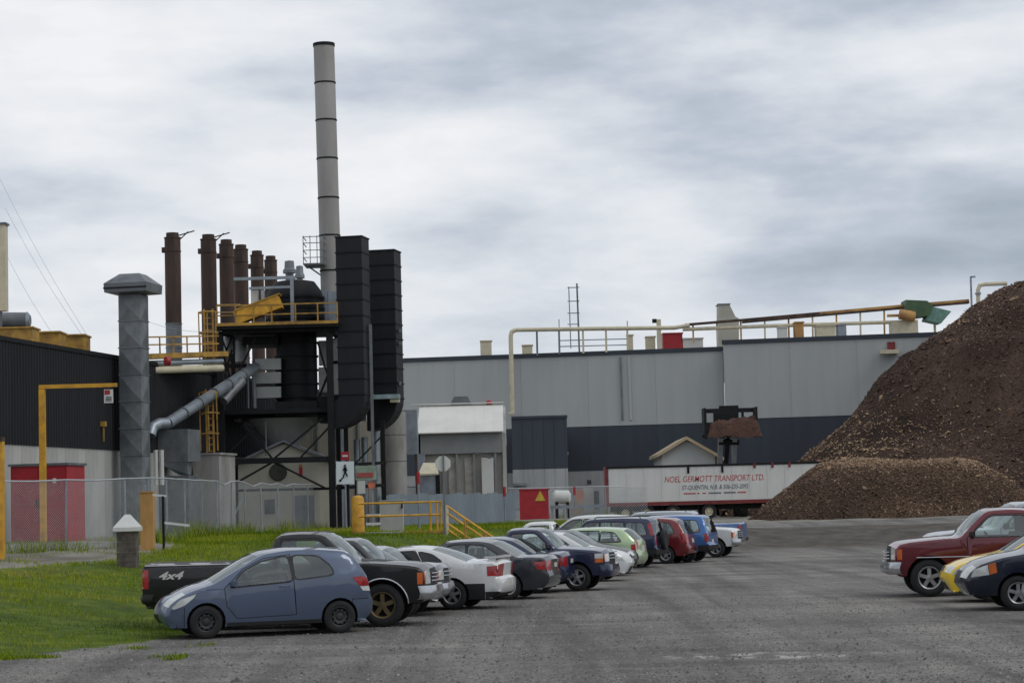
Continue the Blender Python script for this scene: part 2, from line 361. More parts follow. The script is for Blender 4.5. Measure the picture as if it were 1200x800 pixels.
X, Y = pick(520000, -24, 12, 30, 112, lambda X, Y, D, W: (D > .15) & (D < W*1.06+9.2*ss(58, 80, Y)) & (X < 7+RNG.normal(0, 1, len(X))) & (RNG.random(len(X)) < np.clip((52/Y)**1.6, .2, 1)) & (np.abs(X/Y+.06) < .24))
c = clump(X, Y, .7); c2 = clump(X, Y, .22); k = (c > -.42) | (RNG.random(len(X)) < .4); X, Y, c, c2 = X[k], Y[k], c[k], c2[k]
far = np.clip(Y/50, .9, 2)
blades('bank_grass', X, Y, (.05+.05*RNG.random(len(X))+.035*(c > .25))*far, .009*far, np.clip(.40+.34*c+.55*c2+RNG.normal(0, .13, len(X)), 0, 1), 'rough green grass covering the bank below the chain-link fence', 'grass')
X, Y = pick(160000, -24, 4, 50, 118, lambda X, Y, D, W: (D > W*.98) & (D < W+16) & (np.abs(X/Y+.06) < .24))
c = clump(X, Y, .55)+.5*clump(X, Y, 1.9); k = c > .18+RNG.normal(0, .12, len(X)); X, Y, c = X[k], Y[k], c[k]
blades('yard_tufts', X, Y, .05+.12*RNG.random(len(X))*np.clip(c+.4, 0, 1), .011, np.clip(.55+RNG.normal(0, .22, len(X)), 0, 1), 'scattered tufts of weeds in the yard behind the grass bank', 'weeds')
# ------------------------------------------------ vehicles
def pip(p, poly):
    x, y = p; c = False; n = len(poly)
    for i in range(n):
        x0, y0 = poly[i]; x1, y1 = poly[(i+1) % n]
        if (y0 > y) != (y1 > y) and x < (x1-x0)*(y-y0)/(y1-y0)+x0: c = not c
    return c
def shrink(poly, e):
    n = len(poly); A = sum(poly[i][0]*poly[(i+1) % n][1]-poly[(i+1) % n][0]*poly[i][1] for i in range(n)); s = 1 if A > 0 else -1; r = []
    for i in range(n):
        p, q, t = Vector(poly[i-1]), Vector(poly[i]), Vector(poly[(i+1) % n]); d1 = (q-p).normalized(); d2 = (t-q).normalized()
        n1 = Vector((-d1.y, d1.x))*s; n2 = Vector((-d2.y, d2.x))*s; m = (n1+n2); m = m/max(.35, m.length_squared)*2
        r.append(tuple(q+m*e*.5*1.0 if False else q+(n1+n2)*(e/max(.4, 1+n1.dot(n2)))))
    return r
def roundpoly(poly, r):
    o = []; n = len(poly)
    for i in range(n):
        p, q, t = Vector(poly[i-1]), Vector(poly[i]), Vector(poly[(i+1) % n]); a = q+(p-q).normalized()*min(r, (p-q).length*.4); b = q+(t-q).normalized()*min(r, (t-q).length*.4)
        o += [tuple(a), tuple(a*.25+q*.5+b*.25), tuple(b)]
    return o
def smooth_outline(pts, step=.07):
    """pts: (x, z, flag) with flag '' smooth, 'c' corner, 'w'/'r' glass starts here, 'b' open bed starts here, 'e' ends it."""
    n = len(pts); res = []; tagc = ''
    for i in range(n-1):
        p1, p2 = Vector(pts[i][:2]), Vector(pts[i+1][:2]); f1 = pts[i][2]; f2 = pts[i+1][2]
        if f1 and f1[0] in 'wrb': tagc = f1[0]
        elif f1 and f1[0] == 'e': tagc = ''
        p0 = p1*2-p2 if (i == 0 or 'c' in f1) else Vector(pts[i-1][:2]); p3 = p2*2-p1 if (i+2 >= n or 'c' in f2) else Vector(pts[i+2][:2])
        m = max(1, int((p2-p1).length/step))
        for j in range(m):
            t = j/m; a = (p2-p0)*.4; b = (p3-p1)*.4
            if (p1-p0).length > 2.5*(p2-p1).length: a = a*((p2-p1).length/(p1-p0).length)
            if (p3-p2).length > 2.5*(p2-p1).length: b = b*((p2-p1).length/(p3-p2).length)
            q = p1*(2*t**3-3*t*t+1)+a*(t**3-2*t*t+t)+p2*(-2*t**3+3*t*t)+b*(t**3-t*t)
            res.append((q.x, q.y, tagc))
    res.append((pts[-1][0], pts[-1][1], '')); return res

def wheel(root, x, y, r, wd, rimk, side):
    t = MB(); h = wd/2
    t.lathe([(r*.60, -h*.86), (r*.66, -h), (r*.86, -h*1.02), (r*.97, -h*.8), (r, -h*.4), (r, h*.4), (r*.97, h*.8), (r*.86, h*1.02), (r*.66, h), (r*.60, h*.86)], 'y', 28, (x, y, r))
    wh = t.build('wheel', M_TYRE, root, 40, world=False)
    b = MB(); f = y+side*h*.55; mtl = {'steel': M_STEELRIM, 'alloy': M_ALLOY, 'chrome': M_CHROME, 'brass': mat('gold_rim', (112, 98, 70), .45, .5)}[rimk]
    c = (x, 0, r)
    b.lathe([(r*.62, f+side*h*.36), (r*.60, f+side*h*.40), (r*.55, f+side*.30*h), (r*.50, f-side*.02), (r*.50, f-side*.06)], 'y', 28, c)
    if rimk == 'steel':
        b.lathe([(r*.50, f-side*.02), (r*.40, f+side*.015), (r*.24, f+side*.0), (r*.17, f+side*.02), (0.001, f+side*.025)], 'y', 20, c)
        for k in range(10):
            a = 2*PI*k/10; b.lathe([(.022, f+side*.016), (.001, f+side*.018)], 'y', 6, (x+math.cos(a)*r*.43, 0, r+math.sin(a)*r*.43))
    else:
        ns = 5 if rimk != 'chrome' else 6
        for k in range(ns):
            a = 2*PI*k/ns+.3; d = Vector((math.cos(a), 0, math.sin(a))); q = Vector((x, f+side*.012, r))
            b.bar(q+d*r*.08, q+d*r*.53, r*.2, .03, up=(0, 1, 0))
        b.lathe([(r*.18, f-side*.02), (r*.17, f+side*.03), (.001, f+side*.035)], 'y', 14, c)
    b.build('rim', mtl, wh, 35, world=False)
    d = MB(); d.lathe([(r*.5, f-side*.062), (.001, f-side*.062)], 'y', 16, c); d.build('brake_disc', M_UNDER, wh, world=False)
    return wh

def build_car(name, S):
    """One vehicle facing +x at the origin; S is its specification."""
    root = bpy.data.objects.new(name, None); COL.objects.link(root); ORG[root.name] = (0, 0, 0)
    Lc = S['L']; hw = S['hw']; zb = S['belt']; tt = S.get('tumble', .34); rw = S['r']; xr, xf = S['axles']; sill = S['sill']; pm = S['paint']
    ol = smooth_outline(S['outline']); U = [(x, z) for x, z, _ in ol]; ra = rw*S.get('arch', 1.17)
    def arc(xw):
        zc = rw*1.0; a0 = math.asin(max(-1, min(1, (sill-zc)/ra))); return [(xw+ra*math.cos(a), zc+ra*math.sin(a)) for a in np.linspace(a0, PI-a0, 15)]
    low = arc(xf)+arc(xr); loop = U+[(U[-1][0]-.02, sill)]+low+[(U[0][0]+.02, sill)] if S.get('flatlow', True) else U+low
    pf, pr = S.get('plan', (.16, .12)); zr = max(z for _, z in U)
    belt = zb if callable(zb) else (lambda x: zb)
    def W(x, z):
        w_ = hw; df = max(0, (x-(Lc-.95))/.95); dr = max(0, ((.7)-x)/.7); w_ -= pf*min(1, df)**2.2+pr*min(1, dr)**2.2
        b_ = belt(x)
        if z > b_: w_ -= .012+tt*(z-b_)+.10*max(0, z-b_)**2
        else: w_ -= .035*(abs(z-(b_-.22))/(.5))**2
        return w_
    # --- 2D constrained triangulation of the whole side
    pts = []; edges = []
    def addloop(pl, closed=True):
        k = len(pts); pts.extend(pl); n = len(pl); edges.extend([(k+i, k+(i+1) % n) for i in range(n if closed else n-1)])
    addloop(loop)
    ins = []
    for i in range(1, len(U)-1):
        d = Vector(U[i+1])-Vector(U[i-1]); q = Vector(U[i])+Vector((d.y, -d.x)).normalized()*.045
        if pip(q, loop): ins.append(tuple(q))
    pts.extend(ins)
    wins = S['windows']; regs = []
    for k, wp in enumerate(wins):
        tr = roundpoly(wp, .07); regs.append(('window%d' % k, tr)); o_ = shrink(tr, -.028); addloop(tr); addloop(o_); regs.append(('trim', o_))
    for dp in S.get('doors', []):
        i_ = shrink(dp, .013); addloop(dp); addloop(i_); regs.append(('door%d' % len([1 for r_ in regs if r_[0].startswith('door')]), i_)); regs.append(('gap', dp))
    pre = []
    for nm, poly in S.get('sidelamps', []): addloop(poly); pre.append((nm, poly))
    bands = S.get('bands', [])
    for nm, z0, z1, x0, x1 in bands:
        pl = [(x0, z0), (x1, z0), (x1, z1), (x0, z1)]; addloop(pl); pre.append((nm, pl))
    bl = [(x, belt(x)) for x in np.arange(.1, Lc-.05, .12)]; bl = [p for p in bl if pip(p, loop)]; pts.extend(bl)
    zmax = zr
    for x in np.arange(.06, Lc, .13):
        for z in np.arange(sill+.05, zmax, .12):
            if any(pip((x, z), o_) for n_, o_ in regs if n_ == 'trim'): continue
            if pip((x, z), loop) and min((Vector((x, z))-Vector(p)).length for p in U) > .06: pts.append((x+.0137*math.sin(z*40), z+.011*math.sin(x*31)))
    vc, _, tri, ov, _, _ = delaunay_2d_cdt([Vector(p) for p in pts], edges, [], 0, 1e-4)
    nU = len(U); isU = [any(o < nU for o in l_) for l_ in ov]
    # door/window overlap: windows win, then trim, then lamps, bands, doors
    order = [r for r in regs if r[0].startswith('window')]+[r for r in regs if r[0] == 'trim']+pre+[r for r in regs if r[0].startswith('door') or r[0] == 'gap']
    facekey = {}
    gapbox = S.get('gaps', [])
    for t in tri:
        c = (vc[t[0]]+vc[t[1]]+vc[t[2]])/3
        if not pip(c, loop): continue
        key = 'body'
        for nm, pl in order:
            if pip(c, pl): key = nm; break
        for (x0, x1, z0, z1) in gapbox:
            if x0 < c.x < x1 and z0 < c.y < z1 and key == 'body': key = 'gap'
        facekey.setdefault(key, []).append(t)
    RE = .038
    yv = [max(.02, W(v.x, v.y)-(RE if u else 0)) for v, u in zip(vc, isU)]
    hx = Lc/2
    def side_faces(key, s, mb, push=0.):
        use = {}; 
        for t in facekey.get(key, []):
            ids = []
            for i in t:
                if i not in use: use[i] = len(mb.v); mb.v.append((vc[i].x-hx, s*(yv[i]+push), vc[i].y))
                ids.append(use[i])
            mb.f.append(tuple(ids if s < 0 else ids[::-1]))
    # --- strip over hood, roof, front, rear
    rects = S.get('rects', [])   # (key, 'f'/'r', z0, z1, u0, u1)
    us = sorted(set([-1, -.95, -.8, -.5, -.2, .2, .5, .8, .95, 1]+[u for r in rects for u in (r[4], r[5], -r[4], -r[5])]))
    nrm = []
    for i in range(len(U)):
        d = Vector(U[min(i+2, len(U)-1)])-Vector(U[max(i-2, 0)]); nrm.append(Vector((-d.y, d.x)).normalized())
    def crown(i):
        n = nrm[i]; return min(1, i/3, (len(U)-1-i)/3)*(.10 if n.x > .6 else .05)*abs(n.x)+.055*max(0, n.y)
    strip = {}
    grid = [[None]*len(us) for _ in U]
    for i, (x, z) in enumerate(U):
        yy = max(.02, W(x, z)-RE)
        for j, u in enumerate(us):
            k = crown(i)*(1-u*u); q = Vector((x, z))+nrm[i]*k; grid[i][j] = (q.x-hx, -yy*u, q.y)
    def skey(i, j):
        uc = (us[j]+us[j+1])/2; zc = (U[i][1]+U[i+1][1])/2; tg = ol[i][2]; n = nrm[i]
        if tg == 'b': return None
        if tg in ('w', 'r') and abs(uc) < .95: return 'windshield' if tg == 'w' else 'rear_window'
        for r in rects:
            ok = (n.x > .3) if r[1] == 'f' else (n.x < -.3)
            if ok and r[2] <= zc <= r[3] and r[4] <= uc <= r[5]: return r[0]
        for nm, z0, z1, x0, x1 in bands:
            if z0 <= zc <= z1 and abs(n.x) > .3 and x0 <= (U[i][0]+U[i+1][0])/2 <= x1: return nm
        return 'body'
    for i in range(len(U)-1):
        for j in range(len(us)-1):
            k = skey(i, j)
            if k: strip.setdefault(k, []).append((i, j))
    def strip_faces(key, mb, sel=None):
        use = {}
        for (i, j) in strip.get(key, []):
            if sel and not sel(us[j]+us[j+1]): continue
            ids = []
            for a, b_ in ((i, j), (i, j+1), (i+1, j+1), (i+1, j)):
                if (a, b_) not in use: use[(a, b_)] = len(mb.v); mb.v.append(grid[a][b_])
                ids.append(use[(a, b_)])
            mb.f.append(tuple(ids))
    PM = dict(body=pm, trim=M_BLACKPL, gap=M_UNDER, headlight=M_LAMP, tail_light=M_RED, marker_light=M_AMBER, lower_cladding=S.get('cladding', M_BLACKPL), grille=M_BLACKPL, bumper=S.get('bumper_mat', pm), licence_plate=M_PLATE, two_tone=S.get('tone2', M_CHROME), reverse_light=M_LAMP, sill_shade=S.get('sill_shade', M_BLACKPL))
    # body = painted shell with fillets, arches, floor
    mb = MB(); side_faces('body', 1, mb); side_faces('body', -1, mb); strip_faces('body', mb)
    bm_o = mb.build('body', pm, root, 34, world=False, flip=False)
    def both(key, nm):
        m2 = MB(); side_faces(key, 1, m2); side_faces(key, -1, m2); strip_faces(key, m2)
        par = list(range(len(m2.v)))                      # one object per separate piece
        def find(a):
            while par[a] != a: par[a] = par[par[a]]; a = par[a]
            return a
        pos = {}
        for i, p in enumerate(m2.v): par[find(i)] = find(pos.setdefault((round(p[0], 4), round(p[1], 4), round(p[2], 4)), i))
        for f in m2.f:
            for a in f[1:]: par[find(a)] = find(f[0])
        isl = {}
        for f in m2.f: isl.setdefault(find(f[0]), []).append(f)
        for fs in isl.values():
            m3 = MB(); ren = {}
            for f in fs:
                for a in f:
                    if a not in ren: ren[a] = len(m3.v); m3.v.append(m2.v[a])
                m3.f.append(tuple(ren[a] for a in f))
            m3.build(nm, PM[key], root, 34, world=False, flip=False)
    both('trim', 'window_trim'); both('gap', 'panel_gap')
    for key in ('lower_cladding', 'two_tone', 'bumper', 'grille', 'licence_plate', 'sill_shade'): both(key, {'two_tone': 'lower_panel'}.get(key, key))
    for key in ('headlight', 'tail_light', 'marker_light', 'reverse_light'):
        for s in (1, -1):
            m2 = MB(); side_faces(key, s, m2, .004); strip_faces(key, m2, lambda u, s=s: (u < 0) == (s > 0))
            if m2.f: m2.build(key, PM[key], root, 34, world=False, flip=False)
    for k in range(len(wins)):
        for s in (1, -1):
            m2 = MB(); side_faces('window%d' % k, s, m2); 
            if m2.f: m2.build('window', S.get('glass', {}).get(k, M_GLASS), root, 34, world=False, flip=False)
    for nm in ('windshield', 'rear_window'):
        m2 = MB(); strip_faces(nm, m2)
        if m2.f: m2.build(nm, S.get('glass', {}).get(nm, M_GLASS), root, 34, world=False, flip=False)
    for k, dp in enumerate(S.get('doors', [])):
        for s in (1, -1):
            m2 = MB(); side_faces('door%d' % k, s, m2)
            if not m2.f: continue
            dr = m2.build('door', pm, root, 34, world=False, flip=False)
            hxp, hz = S['handles'][k]; yy = s*(W(hxp, hz)+.012)
            h_ = MB(); h_.tube([(hxp-.09-hx, yy-.012*s, hz), (hxp-.07-hx, yy+.012*s, hz+.005), (hxp+.07-hx, yy+.012*s, hz+.005), (hxp+.09-hx, yy-.012*s, hz)], .013, 6)
            h_.build('handle', S.get('handle_mat', M_BLACKPL), dr, 40, world=False)
    # wheel housings + floor
    f_ = MB()
    for xw in (xr, xf):
        A = arc(xw)
        for s in (1, -1):
            for a, b_ in zip(A[:-1], A[1:]):
                k = len(f_.v); f_.v += [(a[0]-hx, s*(W(*a)-.004), a[1]), (b_[0]-hx, s*(W(*b_)-.004), b_[1]), (b_[0]-hx, s*(hw-.36), b_[1]), (a[0]-hx, s*(hw-.36), a[1])]; f_.f.append((k, k+1, k+2, k+3))
            k = len(f_.v); f_.v += [(a[0]-hx, s*(hw-.36), a[1]) for a in A]; f_.f.append(tuple(range(k, k+len(A))))
    x0, x1 = U[0][0]+.12, U[-1][0]-.12
    for a, b_ in ((x0, xr-ra), (xr+ra, xf-ra), (xf+ra, x1)):
        if b_-a > .05: f_.box(a-hx, b_-hx, -(hw-.16), hw-.16, sill-.02, sill+.06)
    f_.box(x0-hx, x1-hx, -(hw-.37), hw-.37, sill-.03, sill+.09)
    f_.bar((xr-hx, -hw+.2, rw), (xr-hx, hw-.2, rw), .09); f_.bar((xf-hx, -hw+.2, rw), (xf-hx, hw-.2, rw), .09)
    f_.build('underbody', M_UNDER, root, world=False)
    wy = hw-S.get('tw', .21)/2-.02
    for xw in (xr, xf):
        for s in (1, -1): wheel(root, xw-hx, s*wy, rw, S.get('tw', .21), S.get('rim', 'alloy'), s)
    # interior
    zt = belt(Lc/2)
    for (sx, sn) in S.get('seats', []):
        for sy in ((-.36, .36) if sn == 2 else (0,)):
            b_ = MB(); wd = .25 if sn == 2 else hw-.22
            b_.prism([(sx-.24-hx, sill+.1), (sx+.28-hx, sill+.1), (sx+.26-hx, zt-.46), (sx-.12-hx, zt-.5)], 'y', sy-wd, sy+wd)
            b_.prism([(sx-.26-hx, zt-.5), (sx-.10-hx, zt-.5), (sx-.24-hx, zt+.12), (sx-.34-hx, zt+.12)], 'y', sy-wd, sy+wd)
            if sn == 2: b_.prism([(sx-.28-hx, zt+.11), (sx-.2-hx, zt+.11), (sx-.23-hx, zt+.27), (sx-.31-hx, zt+.27)], 'y', sy-.12, sy+.12)
            b_.build('seat', M_SEAT, root, world=False)
    dx = S.get('dash')
    if dx:
        b_ = MB(); b_.prism([(dx-.35-hx, sill+.1), (dx+.1-hx, sill+.1), (dx+.1-hx, zt-.06), (dx-.25-hx, zt-.02), (dx-.35-hx, zt-.12)], 'y', -(hw-.2), hw-.2)
        b_.build('dashboard', M_BLACKPL, root, world=False)
        b_ = MB(); q = [Vector((dx-.48-hx+.1*math.sin(a), .36+.18*math.cos(a), zt-.02+.16*math.sin(a))) for a in np.linspace(0, 2*PI, 15)]; b_.tube(q, .015, 6, False); b_.build('steering_wheel', M_BLACKPL, root, world=False)
    # mirrors
    if 'mirror' in S:
        mxp, mz = S['mirror']
        for s in (1, -1):
            b_ = MB(); yy = W(mxp, mz); 
            b_.add([(mxp-hx+dx_, s*(yy+dy_), mz+dz_) for dx_, dy_, dz_ in ((-.04, .03, -.06), (.05, .03, -.05), (.05, .03, .05), (-.04, .03, .07), (-.05, .21, -.06), (.01, .2, -.045), (.01, .2, .05), (-.05, .21, .075))],
                   [(0, 1, 2, 3), (4, 5, 6, 7), (0, 1, 5, 4), (1, 2, 6, 5), (2, 3, 7, 6), (3, 0, 4, 7)])
            b_.bar((mxp-hx, s*(yy-.03), mz-.02), (mxp-hx, s*(yy+.06), mz-.02), .04); b_.build('mirror', S.get('mirror_mat', M_BLACKPL), root, world=False)
    # separate bumpers (trucks)
    for (end, z0, z1, ln, m_) in S.get('bumpers', []):
        b_ = MB(); xe = (Lc-.06 if end == 'f' else .06); sg = 1 if end == 'f' else -1; wb = hw-.01
        sec = [(-.16, -wb), (.02, -wb+.01), (ln*.75, -wb*.8), (ln, -wb*.4), (ln, wb*.4), (ln*.75, wb*.8), (.02, wb-.01), (-.16, wb)]
        k = len(sec); bot = [(xe-hx+sg*a, y_, z0+.03) for a, y_ in sec]; mid = [(xe-hx+sg*(a+.02), y_, (z0+z1)/2) for a, y_ in sec]; top = [(xe-hx+sg*(a-.02), y_, z1) for a, y_ in sec]
        low_ = [(xe-hx+sg*(a-.05), y_*.97, z0) for a, y_ in sec]; inn = [(xe-hx+sg*(a-.09), y_, z1) for a, y_ in sec]
        rows = [low_, bot, mid, top, inn]
        for R_ in rows: b_.v += R_
        for r_ in range(4):
            for c_ in range(k-1): a_ = r_*k+c_; b_.f.append((a_, a_+1, a_+1+k, a_+k))
        b_.build('bumper', m_, root, 70, world=False)
    if S.get('bed'):
        bx0, bx1, bz, bt = S['bed']; b_ = MB(); wi = hw-.1
        b_.box(bx0-hx, bx1-hx, -wi, wi, bz-.05, bz); 
        for s in (1, -1):
            b_.box(bx0-hx, bx1-hx, s*wi if s < 0 else wi-.02, s*wi+.02 if s < 0 else wi, bz, bt); b_.box(bx0-hx, bx1-hx, s*(wi) if s > 0 else -hw+.045, hw-.045 if s > 0 else s*wi, bt-.03, bt)
        b_.box(bx0-.02-hx, bx0+.02-hx, -wi, wi, bz, bt); b_.box(bx1-.03-hx, bx1-hx, -wi, wi, bz, bt); b_.build('cargo_bed', S.get('bed_mat', M_BLACKPL), root, world=False)
    for fn in S.get('extra', []): fn(root, S, hx, W)
    return root

def rack(root, S, hx, W, x0=.6, x1=2.3):
    zt = max(z for _, z in [(p[0], p[1]) for p in S['outline']])
    for s in (1, -1):
        b = MB(); y = s*(S['hw']-.28); b.tube([(x0-hx, y, zt-.02), (x0+.06-hx, y, zt+.06), (x1-.1-hx, y, zt+.06), (x1-hx, y, zt-.03)], .018, 6); b.build('roof_rail', S.get('rack_mat', M_BLACKPL), root, 40, world=False)
def spare(root, S, hx, W):
    t = MB(); r = .34; prof = [(r*.05, -.02), (r*.9, -.02), (r, .03), (r, .13), (r*.86, .17), (r*.3, .16), (.001, .155)]
    k0 = len(t.v); n = 22
    for (rr, q) in prof:
        for j in range(n): a = 2*PI*j/n; t.v.append((-hx-.0-q, rr*math.cos(a)+.05, .93+rr*math.sin(a)))
    for i in range(len(prof)-1):
        for j in range(n): a = i*n+j; b = i*n+(j+1) % n; t.f.append((a, b, b+n, a+n))
    t.build('spare_wheel', M_TYRE, root, 40, world=False)
def grille_bars(z0, z1, n, wd=.46, m=None):
    def f(root, S, hx, W):
        for z in np.linspace(z0, z1, n):
            b = MB(); b.tube([(S['L']-hx-.03, -wd, z), (S['L']-hx+.045, -wd*.5, z), (S['L']-hx+.06, 0, z), (S['L']-hx+.045, wd*.5, z), (S['L']-hx-.03, wd, z)], .014, 6); b.build('grille_bar', m or M_CHROME, root, world=False)
    return f
def arch_trim(m):
    def f(root, S, hx, W):
        ra = S['r']*S.get('arch', 1.17); rw = S['r']
        for xw in S['axles']:
            for s in (1, -1):
                b = MB(); b.tube([(xw-hx+(ra+.01)*math.cos(a), s*(W(xw+ra*math.cos(a), rw+ra*math.sin(a))+.004), rw+(ra+.01)*math.sin(a)) for a in np.linspace(.05, PI-.05, 18)], .017, 6); b.build('arch_trim', m, root, 40, world=False)
    return f
def side_text(s, x, z, size, m):
    def f(root, S, hx, W):
        for sd in (1, -1):
            o = textmesh(s, size, 'lettering', m, root, (0, 0, 0), shear=.35, bold=.006, ext=.003, sx=1.5)
            o.data.transform(Matrix.Translation((x-hx, sd*(W(x, z)+.004), z)) @ Matrix.Rotation(PI if sd > 0 else 0, 4, 'Z'))
    return f
def side_mould(z, x0, x1, m, r=.016):
    def f(root, S, hx, W):
        for s in (1, -1):
            b = MB(); b.tube([(x-hx, s*(W(x, z)+.003), z) for x in np.linspace(x0, x1, 14)], r, 6); b.build('side_moulding', m, root, 40, world=False)
    return f

def hatch(pm, **k):
    S = dict(L=3.82, hw=.845, belt=lambda x: 1.10-.075*x, r=.295, axles=(.66, 3.10), sill=.20, paint=pm, rim='steel', tw=.185, plan=(.24, .16), tumble=.30,
        outline=[(.14, .24, ''), (.03, .36, ''), (0, .55, ''), (.045, .66, ''), (.09, .92, ''), (.15, 1.06, 'r'), (.30, 1.28, ''), (.44, 1.42, 'e'), (.58, 1.475, ''), (1.0, 1.515, ''), (1.5, 1.52, ''), (1.9, 1.475, ''), (2.12, 1.41, 'w'), (2.55, 1.18, ''), (2.95, .965, 'e'), (3.25, .875, ''), (3.52, .76, ''), (3.70, .63, ''), (3.79, .50, ''), (3.82, .36, ''), (3.74, .21, '')],
        windows=[[(1.53, .975), (2.66, .90), (2.42, 1.16), (2.06, 1.33), (1.60, 1.415)], [(1.47, 1.0), (1.50, 1.42), (1.05, 1.40), (.84, 1.24), (.76, 1.07)]],
        doors=[[(1.46, .36), (2.55, .33), (2.74, .55), (2.78, .88), (2.42, 1.22), (2.03, 1.40), (1.54, 1.455), (1.50, .95)]], handles=[(1.68, .88)],
        sidelamps=[('trim', [(1.47, 1.0), (1.53, .975), (1.60, 1.415), (1.50, 1.42)]), ('headlight', [(3.28, .80), (3.56, .70), (3.70, .56), (3.66, .53), (3.48, .60), (3.32, .73)]), ('reverse_light', [(.07, .74), (.22, .755), (.27, .83), (.09, .83)]), ('tail_light', [(.09, .84), (.275, .84), (.42, 1.0), (.26, 1.02), (.12, .98)])],
        bands=[('gap', .2, .62, .42, .432), ('gap', .60, .612, .10, .42), ('gap', .22, .56, 3.48, 3.492), ('gap', .86, .868, 2.8, 3.1), ('sill_shade', .17, .27, 1.0, 2.74)],  # last band: shadow along the lower sill, put in as black colour
        rects=[('headlight', 'f', .54, .78, -1, -.62), ('headlight', 'f', .54, .78, .62, 1), ('tail_light', 'r', .74, 1.0, -1, -.74), ('tail_light', 'r', .74, 1.0, .74, 1), ('grille', 'f', .28, .44, -.5, .5), ('licence_plate', 'r', .70, .82, -.27, .27)],
        seats=[(1.95, 2), (1.12, 1)], dash=2.75, mirror=(2.62, .96), mirror_mat=pm, handle_mat=pm)
    S.update(k); return S
def sedan(pm, **k):
    S = dict(L=4.5, hw=.87, belt=lambda x: .98-.012*x, r=.31, axles=(.98, 3.62), sill=.22, paint=pm, rim='alloy', tw=.2, plan=(.22, .14),
        outline=[(.16, .26, ''), (.03, .38, ''), (0, .56, ''), (.045, .66, ''), (.06, .90, ''), (.14, .975, ''), (.45, 1.0, ''), (.78, 1.005, 'r'), (1.1, 1.18, ''), (1.40, 1.335, 'e'), (1.75, 1.395, ''), (2.2, 1.40, ''), (2.6, 1.36, 'w'), (2.95, 1.18, ''), (3.32, .98, 'e'), (3.8, .89, ''), (4.2, .79, ''), (4.4, .68, ''), (4.49, .50, ''), (4.42, .24, '')],
        windows=[[(1.98, .985), (1.98, 1.315), (1.60, 1.285), (1.16, 1.02)], [(2.05, .98), (2.92, .975), (2.52, 1.25), (2.38, 1.31), (2.05, 1.32)]],
        doors=[[(1.32, .50), (1.42, .30), (2.0, .28), (2.0, 1.345), (1.62, 1.32), (1.22, 1.07)], [(2.02, .28), (3.02, .28), (3.08, .5), (3.05, .94), (2.55, 1.28), (2.40, 1.345), (2.02, 1.345)]], handles=[(1.52, .86), (2.2, .85)],
        sidelamps=[('headlight', [(4.10, .76), (4.34, .68), (4.42, .58), (4.16, .60)]), ('tail_light', [(.05, .70), (.26, .70), (.34, .88), (.07, .90)])],
        rects=[('headlight', 'f', .56, .72, -1, -.52), ('headlight', 'f', .56, .72, .52, 1), ('tail_light', 'r', .68, .90, -1, -.55), ('tail_light', 'r', .68, .90, .55, 1), ('licence_plate', 'r', .70, .84, -.2, .2), ('grille', 'f', .55, .68, -.3, .3), ('grille', 'f', .28, .40, -.5, .5)],
        seats=[(2.25, 2), (1.4, 1)], dash=3.1, mirror=(2.9, 1.0), mirror_mat=pm)
    S.update(k); return S
def coupe(pm, **k):
    S = dict(L=4.6, hw=.905, belt=lambda x: 1.0-.02*x, r=.325, axles=(1.10, 3.68), sill=.22, paint=pm, rim='alloy', tw=.235, plan=(.26, .12),
        outline=[(.2, .26, ''), (.05, .36, ''), (0, .50, ''), (.02, .64, ''), (.10, .70, ''), (.07, .96, ''), (.16, 1.02, ''), (.45, 1.035, ''), (.78, 1.03, 'r'), (1.2, 1.19, ''), (1.58, 1.305, 'e'), (1.95, 1.35, ''), (2.3, 1.345, ''), (2.52, 1.30, 'w'), (2.85, 1.13, ''), (3.15, .98, 'e'), (3.8, .89, ''), (4.3, .76, ''), (4.52, .63, ''), (4.6, .47, ''), (4.48, .22, '')],
        windows=[[(1.78, 1.0), (2.90, .965), (2.60, 1.15), (2.38, 1.265), (1.95, 1.28)], [(1.70, 1.01), (1.86, 1.27), (1.55, 1.20), (1.30, 1.03)]],
        doors=[[(1.72, .34), (2.95, .32), (3.0, .93), (2.42, 1.295), (1.93, 1.31), (1.74, 1.0)]], handles=[(1.9, .87)],
        sidelamps=[('headlight', [(4.2, .74), (4.46, .62), (4.5, .54), (4.25, .6)]), ('tail_light', [(.07, .72), (.30, .72), (.31, .93), (.09, .94)])],
        rects=[('headlight', 'f', .54, .70, -1, -.55), ('headlight', 'f', .54, .70, .55, 1), ('tail_light', 'r', .72, .93, -1, -.5), ('tail_light', 'r', .72, .93, .5, 1), ('grille', 'f', .5, .6, -.35, .35), ('licence_plate', 'r', .5, .62, -.2, .2)],
        bands=[('lower_cladding', .10, .56, .36, 4.3), ('lower_cladding', .10, .38, -.1, .355)], seats=[(2.2, 2), (1.45, 1)], dash=3.0, mirror=(2.8, 1.0), mirror_mat=pm)
    def spoiler(root, S_, hx, W):
        b = MB(); b.prism([(.10-hx, 1.10), (.38-hx, 1.115), (.40-hx, 1.14), (.10-hx, 1.145)], 'y', -.75, .75)
        for s in (-.7, .7): b.box(.14-hx, .3-hx, s-.03, s+.03, 1.0, 1.11)
        b.build('spoiler', pm, root, world=False)
    S['extra'] = [spoiler]; S.update(k); return S
